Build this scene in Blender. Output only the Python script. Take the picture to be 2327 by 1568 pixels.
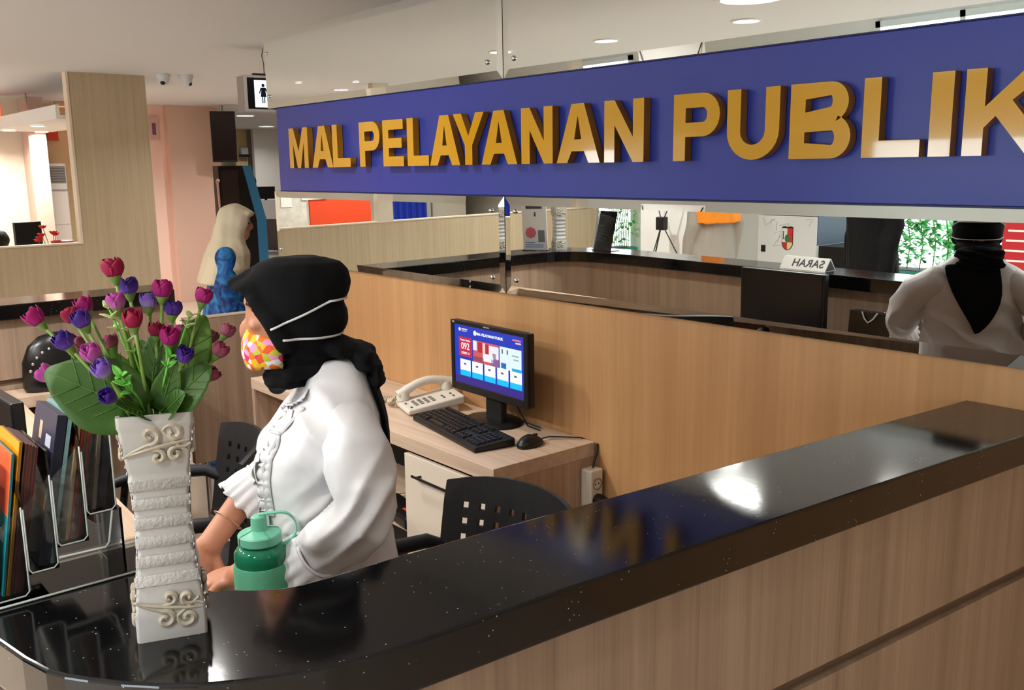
import bpy, bmesh, math, random
from mathutils import Vector, Matrix
random.seed(7)
PI = math.pi
SC = bpy.context.scene
COL = SC.collection
for _o in list(bpy.data.objects):
    bpy.data.objects.remove(_o)

# ------------------------------------------------------------------ camera
cam_d = bpy.data.cameras.new('camera')
cam_d.sensor_width = 36.0
cam_d.lens = 2120.0 / 2327.0 * 36.0
cam_d.clip_start = 0.02
cam_d.clip_end = 100
cam = bpy.data.objects.new('camera', cam_d)
COL.objects.link(cam)
cam.matrix_world = Matrix((
    (0.6401473542, -0.1351996920, 0.7562621293, 0.0),
    (0.7681590889, 0.1279632086, -0.6273412400, -1.995),
    (-0.0119573862, 0.9825204632, 0.1857701816, 1.6),
    (0.0, 0.0, 0.0, 1.0)))
SC.camera = cam

# ------------------------------------------------------------------ view, world
SC.view_settings.view_transform = 'Standard'
SC.view_settings.look = 'None'
SC.view_settings.exposure = 0.18
SC.view_settings.gamma = 1.0
SC.view_settings.use_curve_mapping = False
wd = bpy.data.worlds.new('world')
SC.world = wd
wd.use_nodes = True
wd.node_tree.nodes['Background'].inputs[0].default_value = (0.75, 0.88, 1.0, 1)
wd.node_tree.nodes['Background'].inputs[1].default_value = 0.6
SC.cycles.max_bounces = 6
SC.cycles.adaptive_threshold = 0.05
SC.cycles.glossy_bounces = 4
SC.cycles.transmission_bounces = 6
SC.cycles.transparent_max_bounces = 16
SC.cycles.caustics_reflective = False
SC.cycles.caustics_refractive = False
SC.cycles.sample_clamp_indirect = 4.0

# daylight through the glazed shop front (front window panes, two added as fill)
def area_light(name, loc, target, sx, sy, energy, color, shape='RECTANGLE', spread=PI):
    d = bpy.data.lights.new(name, 'AREA')
    d.shape = shape
    d.size = sx
    if shape in ('RECTANGLE', 'ELLIPSE'):
        d.size_y = sy
    d.energy = energy
    d.color = color
    d.spread = spread
    o = bpy.data.objects.new(name, d)
    o.location = loc
    v = Vector(target) - Vector(loc)
    o.rotation_euler = v.to_track_quat('-Z', 'Y').to_euler()
    COL.objects.link(o)
    return o
WINDOWS = [(-8.75, 0.9), (-4.2, 1.7), (-1.6, 1.8), (0.9, 1.8)]      # centre x, width per front pane; last two unseen, added for light
for wx, ww in WINDOWS:
    area_light('window_and_fill_light', (wx, -7.02, 1.13), (wx, 0, 1.13), ww, 1.5, 40 * ww, (0.80, 0.93, 1.0))

# ------------------------------------------------------------------ helpers
def lin(r, g, b):
    def f(c):
        c /= 255.0
        return c / 12.92 if c <= 0.04045 else ((c + 0.055) / 1.055) ** 2.4
    return (f(r), f(g), f(b), 1.0)

MATS = {}
def mat(name, rgb, rough=0.5, metal=0.0, spec=0.5, trans=0.0, ior=1.45, emit=None, estr=0.0, noise=0.0, nscale=30.0, bump=0.0, bscale=200.0, coat=0.0, alpha=1.0, sheen=0.0, sss=0.0):
    if name in MATS:
        return MATS[name]
    m = bpy.data.materials.new(name)
    m.use_nodes = True
    nt = m.node_tree
    b = nt.nodes['Principled BSDF']
    c = lin(*rgb)
    b.inputs['Base Color'].default_value = c
    b.inputs['Roughness'].default_value = rough
    b.inputs['Metallic'].default_value = metal
    b.inputs['Specular IOR Level'].default_value = spec
    b.inputs['Transmission Weight'].default_value = trans
    b.inputs['IOR'].default_value = ior
    b.inputs['Coat Weight'].default_value = coat
    b.inputs['Alpha'].default_value = alpha
    b.inputs['Sheen Weight'].default_value = sheen
    if sss:
        b.inputs['Subsurface Weight'].default_value = sss
        b.inputs['Subsurface Radius'].default_value = (0.01, 0.004, 0.002)
    if emit:
        b.inputs['Emission Color'].default_value = lin(*emit)
        b.inputs['Emission Strength'].default_value = estr
    tc = nt.nodes.new('ShaderNodeTexCoord')
    if noise:
        n = nt.nodes.new('ShaderNodeTexNoise')
        n.inputs['Scale'].default_value = nscale
        n.inputs['Detail'].default_value = 4
        nt.links.new(tc.outputs['Object'], n.inputs['Vector'])
        mx = nt.nodes.new('ShaderNodeMix')
        mx.data_type = 'RGBA'
        mx.inputs['A'].default_value = tuple(max(0, v * (1 - noise)) for v in c[:3]) + (1,)
        mx.inputs['B'].default_value = tuple(min(1, v * (1 + noise)) for v in c[:3]) + (1,)
        nt.links.new(n.outputs['Fac'], mx.inputs['Factor'])
        nt.links.new(mx.outputs['Result'], b.inputs['Base Color'])
    if bump:
        n2 = nt.nodes.new('ShaderNodeTexNoise')
        n2.inputs['Scale'].default_value = bscale
        nt.links.new(tc.outputs['Object'], n2.inputs['Vector'])
        bp = nt.nodes.new('ShaderNodeBump')
        bp.inputs['Strength'].default_value = bump
        bp.inputs['Distance'].default_value = 0.002
        nt.links.new(n2.outputs['Fac'], bp.inputs['Height'])
        nt.links.new(bp.outputs['Normal'], b.inputs['Normal'])
    MATS[name] = m
    return m

def wood(name, dark, light, stretch=(18, 18, 0.7), rough=0.42, fine=1.0, coat=0.0, detail_amt=0.35):
    """laminate: streaks along the direction with the small stretch factor"""
    if name in MATS:
        return MATS[name]
    m = bpy.data.materials.new(name)
    m.use_nodes = True
    nt = m.node_tree
    b = nt.nodes['Principled BSDF']
    tc = nt.nodes.new('ShaderNodeTexCoord')
    mp = nt.nodes.new('ShaderNodeMapping')
    mp.inputs['Scale'].default_value = stretch
    nt.links.new(tc.outputs['Object'], mp.inputs['Vector'])
    n1 = nt.nodes.new('ShaderNodeTexNoise')
    n1.inputs['Scale'].default_value = 1.0
    n1.inputs['Detail'].default_value = 6
    n1.inputs['Roughness'].default_value = 0.65
    n1.inputs['Distortion'].default_value = 0.4
    nt.links.new(mp.outputs['Vector'], n1.inputs['Vector'])
    mp2 = nt.nodes.new('ShaderNodeMapping')
    mp2.inputs['Scale'].default_value = tuple(s * 9 * fine if s > 2 else s * 3 for s in stretch)
    nt.links.new(tc.outputs['Object'], mp2.inputs['Vector'])
    n2 = nt.nodes.new('ShaderNodeTexNoise')
    n2.inputs['Scale'].default_value = 1.0
    n2.inputs['Detail'].default_value = 3
    nt.links.new(mp2.outputs['Vector'], n2.inputs['Vector'])
    mm = nt.nodes.new('ShaderNodeMath')
    mm.operation = 'MULTIPLY_ADD'
    mm.inputs[1].default_value = detail_amt
    nt.links.new(n2.outputs['Fac'], mm.inputs[0])
    nt.links.new(n1.outputs['Fac'], mm.inputs[2])
    rp = nt.nodes.new('ShaderNodeValToRGB')
    rp.color_ramp.elements[0].position = 0.42
    rp.color_ramp.elements[0].color = lin(*dark)
    rp.color_ramp.elements[1].position = 0.42 + 0.5
    rp.color_ramp.elements[1].color = lin(*light)
    nt.links.new(mm.outputs[0], rp.inputs['Fac'])
    nt.links.new(rp.outputs['Color'], b.inputs['Base Color'])
    b.inputs['Roughness'].default_value = rough
    b.inputs['Coat Weight'].default_value = coat
    MATS[name] = m
    return m

def granite(name):
    m = bpy.data.materials.new(name)
    m.use_nodes = True
    nt = m.node_tree
    b = nt.nodes['Principled BSDF']
    tc = nt.nodes.new('ShaderNodeTexCoord')
    v = nt.nodes.new('ShaderNodeTexVoronoi')
    v.inputs['Scale'].default_value = 130
    nt.links.new(tc.outputs['Object'], v.inputs['Vector'])
    rp = nt.nodes.new('ShaderNodeValToRGB')
    rp.color_ramp.elements[0].position = 0.0
    rp.color_ramp.elements[0].color = lin(205, 205, 200)
    e = rp.color_ramp.elements.new(0.10)
    e.color = lin(110, 110, 112)
    rp.color_ramp.elements[2].position = 0.16
    rp.color_ramp.elements[2].color = lin(9, 9, 10)
    nt.links.new(v.outputs['Distance'], rp.inputs['Fac'])
    # only some of the crystals are bright
    cmp_ = nt.nodes.new('ShaderNodeMath')
    cmp_.operation = 'GREATER_THAN'
    cmp_.inputs[1].default_value = 0.80
    sp = nt.nodes.new('ShaderNodeSeparateColor')
    nt.links.new(v.outputs['Color'], sp.inputs['Color'])
    nt.links.new(sp.outputs[0], cmp_.inputs[0])
    mx = nt.nodes.new('ShaderNodeMix')
    mx.data_type = 'RGBA'
    mx.inputs['A'].default_value = lin(10, 10, 11)
    nt.links.new(cmp_.outputs[0], mx.inputs['Factor'])
    nt.links.new(rp.outputs['Color'], mx.inputs['B'])
    nt.links.new(mx.outputs['Result'], b.inputs['Base Color'])
    b.inputs['Roughness'].default_value = 0.10
    n2 = nt.nodes.new('ShaderNodeTexNoise')
    n2.inputs['Scale'].default_value = 60
    nt.links.new(tc.outputs['Object'], n2.inputs['Vector'])
    bp = nt.nodes.new('ShaderNodeBump')
    bp.inputs['Strength'].default_value = 0.04
    bp.inputs['Distance'].default_value = 0.001
    nt.links.new(n2.outputs['Fac'], bp.inputs['Height'])
    nt.links.new(bp.outputs['Normal'], b.inputs['Normal'])
    MATS[name] = m
    return m

# ---- mesh building
def box(bm, x0, x1, y0, y1, z0, z1, M=None):
    vs = [bm.verts.new((x, y, z)) for z in (z0, z1) for y in (y0, y1) for x in (x0, x1)]
    if M is not None:
        for v in vs:
            v.co = M @ v.co
    for f in ((0, 2, 3, 1), (4, 5, 7, 6), (0, 1, 5, 4), (2, 6, 7, 3), (0, 4, 6, 2), (1, 3, 7, 5)):
        bm.faces.new([vs[i] for i in f])
    return vs

def cbox(bm, c, s, M=None):
    return box(bm, c[0] - s[0] / 2, c[0] + s[0] / 2, c[1] - s[1] / 2, c[1] + s[1] / 2, c[2] - s[2] / 2, c[2] + s[2] / 2, M)

def prism(bm, poly, z0, z1, M=None):
    """poly: list of (x, y) counter-clockwise"""
    a = [bm.verts.new((x, y, z0)) for x, y in poly]
    b = [bm.verts.new((x, y, z1)) for x, y in poly]
    n = len(poly)
    bm.faces.new(list(reversed(a)))
    bm.faces.new(b)
    for i in range(n):
        bm.faces.new((a[i], a[(i + 1) % n], b[(i + 1) % n], b[i]))
    if M is not None:
        for v in a + b:
            v.co = M @ v.co
    return a + b

def strip_solid(bm, inner, outer, z0, z1):
    """a band between two polylines of the same length"""
    n = len(inner)
    rows = []
    for z in (z0, z1):
        rows.append([bm.verts.new((x, y, z)) for x, y in inner])
        rows.append([bm.verts.new((x, y, z)) for x, y in outer])
    ib, ob, it, ot = rows
    for i in range(n - 1):
        bm.faces.new((it[i], it[i + 1], ot[i + 1], ot[i]))
        bm.faces.new((ib[i], ob[i], ob[i + 1], ib[i + 1]))
        bm.faces.new((ib[i], ib[i + 1], it[i + 1], it[i]))
        bm.faces.new((ob[i], ot[i], ot[i + 1], ob[i + 1]))
    bm.faces.new((ib[0], it[0], ot[0], ob[0]))
    bm.faces.new((ib[-1], ob[-1], ot[-1], it[-1]))

def tube(bm, pts, rad, n=8, cap=True, squash=1.0):
    pts = [Vector(p) for p in pts]
    if not isinstance(rad, (list, tuple)):
        rad = [rad] * len(pts)
    rings = []
    up = None
    for i, p in enumerate(pts):
        t = (pts[min(i + 1, len(pts) - 1)] - pts[max(i - 1, 0)])
        if t.length < 1e-9:
            t = Vector((0, 0, 1))
        t.normalize()
        if up is None:
            up = Vector((0, 0, 1)) if abs(t.z) < 0.9 else Vector((1, 0, 0))
        s = t.cross(up)
        if s.length < 1e-6:
            s = t.cross(Vector((0, 1, 0)))
        s.normalize()
        up = s.cross(t).normalized()
        rings.append([bm.verts.new(p + (s * math.cos(2 * PI * k / n) + up * math.sin(2 * PI * k / n) * squash) * rad[i]) for k in range(n)])
    for a, b in zip(rings, rings[1:]):
        for k in range(n):
            bm.faces.new((a[k], a[(k + 1) % n], b[(k + 1) % n], b[k]))
    if cap:
        bm.faces.new(list(reversed(rings[0])))
        bm.faces.new(rings[-1])
    return rings

def lathe(bm, prof, n=24, c=(0, 0, 0), cap0=True, cap1=True, sx=1.0, sy=1.0, M=None):
    rings = []
    for r, z in prof:
        rings.append([bm.verts.new((c[0] + r * sx * math.cos(2 * PI * k / n), c[1] + r * sy * math.sin(2 * PI * k / n), c[2] + z)) for k in range(n)])
    for a, b in zip(rings, rings[1:]):
        for k in range(n):
            bm.faces.new((a[k], a[(k + 1) % n], b[(k + 1) % n], b[k]))
    if cap0:
        bm.faces.new(list(reversed(rings[0])))
    if cap1:
        bm.faces.new(rings[-1])
    if M is not None:
        for r in rings:
            for v in r:
                v.co = M @ v.co
    return rings

def ellipsoid(bm, c, r, M=None, u=16, v=10):
    res = bmesh.ops.create_uvsphere(bm, u_segments=u, v_segments=v, radius=1.0)
    for q in res['verts']:
        co = Vector((q.co.x * r[0], q.co.y * r[1], q.co.z * r[2]))
        if M is not None:
            co = M @ co
        q.co = co + Vector(c)
    return res['verts']

def obj(name, bm, m, parent=None, smooth=False, bevel=0.0, seg=2, angle=40, subsurf=0, loc=None, rot=None, solid=0.0):
    bmesh.ops.recalc_face_normals(bm, faces=bm.faces)
    me = bpy.data.meshes.new(name)
    bm.to_mesh(me)
    bm.free()
    if m is not None:
        for q in (m if isinstance(m, (list, tuple)) else [m]):
            me.materials.append(q)
    o = bpy.data.objects.new(name, me)
    COL.objects.link(o)
    if parent is not None:
        o.parent = parent
    if loc is not None:
        o.location = loc
    if rot is not None:
        o.rotation_euler = rot
    if smooth:
        for p in me.polygons:
            p.use_smooth = True
        if smooth != 'all':
            me.set_sharp_from_angle(angle=math.radians(angle))
    if solid:
        q = o.modifiers.new('solidify', 'SOLIDIFY')
        q.thickness = solid
        q.offset = 0
    if bevel:
        q = o.modifiers.new('bevel', 'BEVEL')
        q.width = bevel
        q.segments = seg
        q.limit_method = 'ANGLE'
        q.angle_limit = math.radians(35)
    if subsurf:
        q = o.modifiers.new('subdivision', 'SUBSURF')
        q.levels = subsurf
        q.render_levels = subsurf
    return o

def NB():
    return bmesh.new()

def tag(o, label, cat, group=None):
    o['label'] = label
    o['category'] = cat
    if group:
        o['group'] = group
    return o

def thing(name, label, cat, loc=(0, 0, 0), rotz=0.0, group=None):
    o = bpy.data.objects.new(name, None)
    o.empty_display_size = 0.05
    COL.objects.link(o)
    o.location = loc
    o.rotation_euler = (0, 0, rotz)
    return tag(o, label, cat, group)

def struct(name, bm, m, label=None, **k):
    o = obj(name, bm, m, **k)
    o['kind'] = 'structure'
    if label:
        o['label'] = label
    return o

def dup(root, loc=None, rotz=None, label=None, group=None):
    r = root.copy()
    COL.objects.link(r)
    if loc is not None:
        r.location = loc
    if rotz is not None:
        r.rotation_euler = (0, 0, rotz)
    if label:
        r['label'] = label
    if group:
        r['group'] = group
    for ch in list(root.children):
        c = ch.copy()
        COL.objects.link(c)
        c.parent = r
        for g in ch.children:
            d = g.copy()
            COL.objects.link(d)
            d.parent = c
    return r

def bake(o):
    """replace an object's mesh by its evaluated (modified) mesh"""
    dg = bpy.context.evaluated_depsgraph_get()
    dg.update()
    me = bpy.data.meshes.new_from_object(o.evaluated_get(dg))
    o.modifiers.clear()
    old = o.data
    o.data = me
    if isinstance(old, bpy.types.Mesh):
        bpy.data.meshes.remove(old)
    return o

def curve_shape(name, loops, depth, m, parent=None, bevel=0.0, M=None):
    """flat shape with holes: loops are closed 2-D outlines; extruded along local z by depth, then laid through M"""
    cu = bpy.data.curves.new(name, 'CURVE')
    cu.dimensions = '2D'
    cu.fill_mode = 'BOTH'
    cu.extrude = depth / 2
    cu.bevel_depth = bevel
    for lp in loops:
        s = cu.splines.new('POLY')
        s.points.add(len(lp) - 1)
        for p, (x, y) in zip(s.points, lp):
            p.co = (x, y, 0, 1)
        s.use_cyclic_u = True
    t = bpy.data.objects.new(name + '_c', cu)
    COL.objects.link(t)
    dg = bpy.context.evaluated_depsgraph_get()
    dg.update()
    me = bpy.data.meshes.new_from_object(t.evaluated_get(dg))
    bpy.data.objects.remove(t)
    bpy.data.curves.remove(cu)
    if M is not None:
        me.transform(M)
    me.materials.clear()
    me.materials.append(m)
    me.name = name
    o = bpy.data.objects.new(name, me)
    COL.objects.link(o)
    if parent is not None:
        o.parent = parent
    return o

def text_mesh(name, body, size, m, parent=None, M=None, depth=0.0006, align='CENTER', bold=0.0, spacing=1.0):
    cu = bpy.data.curves.new(name, 'FONT')
    cu.body = body
    cu.size = size
    cu.align_x = align
    cu.align_y = 'CENTER'
    cu.extrude = depth
    cu.offset = bold
    cu.space_character = spacing
    t = bpy.data.objects.new(name + '_t', cu)
    COL.objects.link(t)
    dg = bpy.context.evaluated_depsgraph_get()
    dg.update()
    me = bpy.data.meshes.new_from_object(t.evaluated_get(dg))
    bpy.data.objects.remove(t)
    bpy.data.curves.remove(cu)
    if M is not None:
        me.transform(M)
    me.materials.clear()
    me.materials.append(m)
    o = bpy.data.objects.new(name, me)
    COL.objects.link(o)
    if parent is not None:
        o.parent = parent
    return o

def FRAME(origin, xdir, ydir):
    """matrix taking local x, y, z to xdir, ydir and their cross product at origin"""
    x = Vector(xdir).normalized()
    y = Vector(ydir).normalized()
    z = x.cross(y)
    return Matrix(((x.x, y.x, z.x, origin[0]), (x.y, y.y, z.y, origin[1]), (x.z, y.z, z.z, origin[2]), (0, 0, 0, 1)))
# ------------------------------------------------------------------ materials
M_CEIL = mat('ceiling_paint', (218, 221, 226), 0.9)
M_WHITE = mat('white_paint', (232, 229, 224), 0.75)
M_PINK = mat('salmon_paint', (222, 186, 168), 0.7)
M_FLOOR = mat('beige_floor_tile', (203, 186, 166), 0.25, noise=0.05, nscale=3)
M_WALLWOOD = wood('honey_laminate', (166, 121, 77), (198, 152, 104), (9, 9, 0.35), 0.38)
M_BEIGEWOOD = wood('beige_laminate', (178, 158, 128), (200, 181, 150), (40, 40, 0.9), 0.5, detail_amt=0.2)
M_BODYWOOD = wood('grey_brown_laminate', (124, 103, 86), (164, 141, 120), (22, 22, 0.5), 0.45)
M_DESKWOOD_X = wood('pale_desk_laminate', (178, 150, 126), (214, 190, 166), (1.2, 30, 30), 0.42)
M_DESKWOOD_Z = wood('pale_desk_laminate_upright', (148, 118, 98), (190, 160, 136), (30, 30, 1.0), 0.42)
M_GRANITE = granite('black_granite')
M_CREAM = mat('cream_laminate', (214, 200, 182), 0.45)
M_BLACK = mat('black_plastic', (17, 17, 18), 0.38)
M_BLACKM = mat('matte_black_plastic', (21, 21, 22), 0.55)
M_CHROME = mat('chrome', (220, 220, 220), 0.12, metal=1.0)
M_STEEL = mat('brushed_steel', (170, 170, 172), 0.3, metal=1.0)
M_MIRROR = mat('mirror_silver', (226, 231, 228), 0.0, metal=1.0)
M_BLUE = mat('blue_sign_panel', (46, 56, 142), 0.33, noise=0.03, nscale=4)
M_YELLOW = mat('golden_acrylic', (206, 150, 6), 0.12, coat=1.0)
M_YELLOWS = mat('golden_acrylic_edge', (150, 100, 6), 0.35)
M_LAMP = mat('lamp_diffuser', (255, 255, 255), 0.5, emit=(255, 250, 240), estr=14.0)

# ------------------------------------------------------------------ room shell
RX0, RX1, RY0, RY1, CZ = -18.0, 3.2, -7.1, 8.0, 2.40
bm = NB(); box(bm, RX0, RX1, RY0, RY1, -0.06, 0.0); struct('floor', bm, M_FLOOR)
bm = NB(); box(bm, RX0, RX1, RY0, RY1, CZ, CZ + 0.06); struct('ceiling', bm, M_CEIL)
bm = NB(); box(bm, RX0 - 0.1, RX0, RY0, RY1, 0, CZ); struct('wall_far', bm, M_WHITE)
bm = NB(); box(bm, RX1, RX1 + 0.1, RY0, RY1, 0, CZ); struct('wall_right', bm, M_WHITE)
bm = NB(); box(bm, RX0, RX1, RY1, RY1 + 0.1, 0, CZ); struct('wall_back', bm, M_WHITE)
# front wall with the glazed openings
bm = NB()
xs = sorted([(wx - ww / 2, wx + ww / 2) for wx, ww in WINDOWS])
px = RX0
for a, b_ in xs:
    box(bm, px, a, RY0, RY0 + 0.1, 0, CZ)
    box(bm, a, b_, RY0, RY0 + 0.1, 0, 0.38)
    box(bm, a, b_, RY0, RY0 + 0.1, 1.88, CZ)
    px = b_
box(bm, px, RX1, RY0, RY0 + 0.1, 0, CZ)
struct('wall_front', bm, M_WHITE)
M_WFRAME = mat('white_window_frame', (225, 228, 228), 0.4)
for i, (a, b_) in enumerate(xs):
    bm = NB()
    box(bm, a, a + 0.05, RY0 + 0.08, RY0 + 0.14, 0.38, 1.88)
    box(bm, b_ - 0.05, b_, RY0 + 0.08, RY0 + 0.14, 0.38, 1.88)
    box(bm, a, b_, RY0 + 0.08, RY0 + 0.14, 0.38, 0.44)
    box(bm, a, b_, RY0 + 0.08, RY0 + 0.14, 1.82, 1.88)
    if b_ - a > 1.2:
        c = (a + b_) / 2
        box(bm, c - 0.025, c + 0.025, RY0 + 0.08, RY0 + 0.14, 0.38, 1.88)
    struct('window_%d' % (i + 1), bm, M_WFRAME, 'white-framed glazed opening in the front wall, bright with daylight; right-hand pair added for light')

# ------------------------------------------------------------------ mirror partition
WL, WR, WT = -4.15, 1.4, 2.205
bm = NB(); box(bm, -4.032, WR, 0.0, 0.11, 0.0, WT)
struct('wall_mirror', bm, M_WALLWOOD, 'honey-coloured laminate partition that carries the mirrors and the blue sign')

def mirror_panel(x0, x1, z0, z1, label, screws, tilt=0.42):
    """bevelled mirror sheet hung on the partition, leaning a fraction of a degree into the room"""
    t = thing('wall_mirror_panel', label, 'mirror', ((x0 + x1) / 2, -0.004, z0), 0, 'bevelled mirrors on the partition')
    t.rotation_euler = (math.radians(tilt), 0, 0)
    w, h, bw = (x1 - x0) / 2, z1 - z0, 0.028
    bm = NB()
    def ring(dx, dz, y):
        return [bm.verts.new(p) for p in ((-w + dx, y, dz), (w - dx, y, dz), (w - dx, y, h - dz), (-w + dx, y, h - dz))]
    back, edge, face = ring(0, 0, 0.0), ring(0, 0, -0.0045), ring(bw, bw, -0.0065)
    bm.faces.new(face)
    for a, b in ((edge, face), (back, edge)):
        for k in range(4):
            bm.faces.new((a[k], a[(k + 1) % 4], b[(k + 1) % 4], b[k]))
    bm.faces.new(list(reversed(back)))
    obj('mirror_glass', bm, M_MIRROR, t)
    for sx, sz in screws:
        bm = NB()
        lathe(bm, [(0.0085, 0), (0.0085, 0.003), (0.007, 0.006), (0.0035, 0.0078)], 14, M=FRAME((sx - (x0 + x1) / 2, -0.0065, sz - z0), (1, 0, 0), (0, 0, 1)))
        obj('mirror_screw', bm, M_CHROME, t, smooth=True)
    return t
J = -2.422
mirror_panel(WL, J - 0.002, 1.886, WT, 'wide bevelled mirror above the sign at its left end, reflecting the ceiling',
             [(-4.12, 2.13), (-4.12, 1.94), (-2.50, 1.945), (-2.50, 2.17)])
mirror_panel(J + 0.002, -0.55, 1.886, WT, 'wide bevelled mirror above the word PUBLIK, reflecting ceiling downlights',
             [(-2.365, 1.945), (-2.365, 2.17), (-0.6, 1.94)])
mirror_panel(-4.125, J - 0.002, 1.186, 1.509, 'low bevelled mirror under the sign reflecting a beige partition and orange wall',
             [(-4.09, 1.24), (-2.492, 1.462), (-2.492, 1.235)])
mirror_panel(J + 0.002, -0.55, 1.186, 1.509, 'low bevelled mirror reflecting the receptionist from behind and the front counter',
             [(-2.365, 1.462), (-2.365, 1.235), (-0.6, 1.24)])

# ------------------------------------------------------------------ sign board
sg = thing('sign_board', 'long blue sign board with raised golden letters MAL PELAYANAN PUBLIK between the mirrors', 'sign', (-2.3, 0, 1.513))
bm = NB(); box(bm, -4.03 + 2.3, -0.45 + 2.3, -0.026, 0.0, 0.0, 0.368)
obj('panel', bm, M_BLUE, sg, bevel=0.002)
bm = NB()
box(bm, -4.032 + 2.3, -0.45 + 2.3, -0.028, -0.001, 0.368, 0.3715)
box(bm, -4.032 + 2.3, -0.45 + 2.3, -0.028, -0.001, -0.0035, 0.0)
obj('panel_edge', bm, mat('dark_blue_edge', (22, 22, 60), 0.4), sg)

def arc(cx, cy, rx, ry, a0, a1, n=10):
    return [(cx + rx * math.cos(math.radians(a0 + (a1 - a0) * i / n)), cy + ry * math.sin(math.radians(a0 + (a1 - a0) * i / n))) for i in range(n + 1)]
def letter(c, w, h):
    s = 0.040           # stroke width
    b = 0.036           # bar height
    if c == 'I':
        return [[(0, 0), (w, 0), (w, h), (0, h)]]
    if c == 'L':
        return [[(0, 0), (w, 0), (w, b), (s, b), (s, h), (0, h)]]
    if c == 'E':
        m0, m1 = h / 2 - b / 2, h / 2 + b / 2
        return [[(0, 0), (w, 0), (w, b), (s, b), (s, m0), (w * .92, m0), (w * .92, m1), (s, m1), (s, h - b), (w, h - b), (w, h), (0, h)]]
    if c == 'M':
        s = 0.036
        return [[(0, 0), (s, 0), (s, h * .62), (w / 2 - .014, 0), (w / 2 + .014, 0), (w - s, h * .62), (w - s, 0), (w, 0), (w, h), (w - s * 1.2, h), (w / 2, h * .42), (s * 1.2, h), (0, h)]]
    if c == 'N':
        return [[(0, 0), (s, 0), (s, h * .60), (w - s, 0), (w, 0), (w, h), (w - s, h), (w - s, h * .40), (s, h), (0, h)]]
    if c == 'A':
        k = 0.046
        o = [(0, 0), (k, 0), (k + .019, h * .20), (w - k - .019, h * .20), (w - k, 0), (w, 0), (w / 2 + .026, h), (w / 2 - .026, h)]
        i = [(k + .030, h * .20 + .034), (w - k - .030, h * .20 + .034), (w / 2, h * .80)]
        return [o, i]
    if c == 'Y':
        return [[(w / 2 - s / 2, 0), (w / 2 + s / 2, 0), (w / 2 + s / 2, h * .38), (w, h), (w - .046, h), (w / 2, h * .56), (.046, h), (0, h), (w / 2 - s / 2, h * .38)]]
    if c == 'K':
        return [[(0, 0), (s, 0), (s, h * .32), (s + .022, h * .45), (w - .052, 0), (w, 0), (w * .52, h * .62), (w * .98, h), (w - .056, h), (s, h * .56), (s, h), (0, h)]]
    if c == 'U':
        r = w / 2
        o = [(0, h)] + arc(r, r * .92, r, r * .92, 180, 360, 14) + [(w, h), (w - s, h)] + arc(r, r * .92, r - s, r * .92 - b, 360, 180, 14) + [(s, h)]
        return [o]
    if c == 'P':
        m = h * .36
        ry = (h - m) / 2
        o = [(0, 0), (s, 0), (s, m)] + arc(w - ry, m + ry, ry, ry, -90, 90, 12) + [(0, h)]
        i = [(s, m + b)] + arc(w - ry, m + ry, ry - s, ry - b, -90, 90, 10) + [(s, h - b)]
        return [o, i]
    if c == 'B':
        m = h * .52
        r1, r2 = m / 2 + .004, (h - m) / 2 + .004
        o = [(0, 0)] + arc(w - r1, r1, r1, r1, -90, 72, 12) + arc(w - r2 - .008, h - r2, r2, r2, -72, 90, 12) + [(0, h)]
        i1 = [(s, b)] + arc(w - r1, r1 - .002, r1 - s, r1 - b + .004, -90, 90, 8) + [(s, 2 * r1 - b)]
        i2 = [(s, m + b * .45)] + arc(w - r2 - .008, h - r2 + .002, r2 - s, r2 - b + .004, -90, 90, 8) + [(s, h - b)]
        return [o, i1, i2]
LET = [('M', -3.862, .172), ('A', -3.655, .178), ('L', -3.477, .140), ('P', -3.263, .150), ('E', -3.091, .140), ('L', -2.925, .135), ('A', -2.782, .178), ('Y', -2.640, .170),
       ('A', -2.484, .182), ('N', -2.281, .146), ('A', -2.117, .182), ('N', -1.917, .150), ('P', -1.662, .150), ('U', -1.489, .152), ('B', -1.308, .157), ('L', -1.123, .132), ('I', -0.972, .046), ('K', -0.902, .176)]
for c, lx, lw in LET:
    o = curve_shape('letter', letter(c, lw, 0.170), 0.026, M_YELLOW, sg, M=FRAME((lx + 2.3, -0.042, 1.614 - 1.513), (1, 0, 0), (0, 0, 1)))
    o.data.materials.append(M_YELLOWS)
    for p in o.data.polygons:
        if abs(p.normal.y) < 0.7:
            p.material_index = 1

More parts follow.
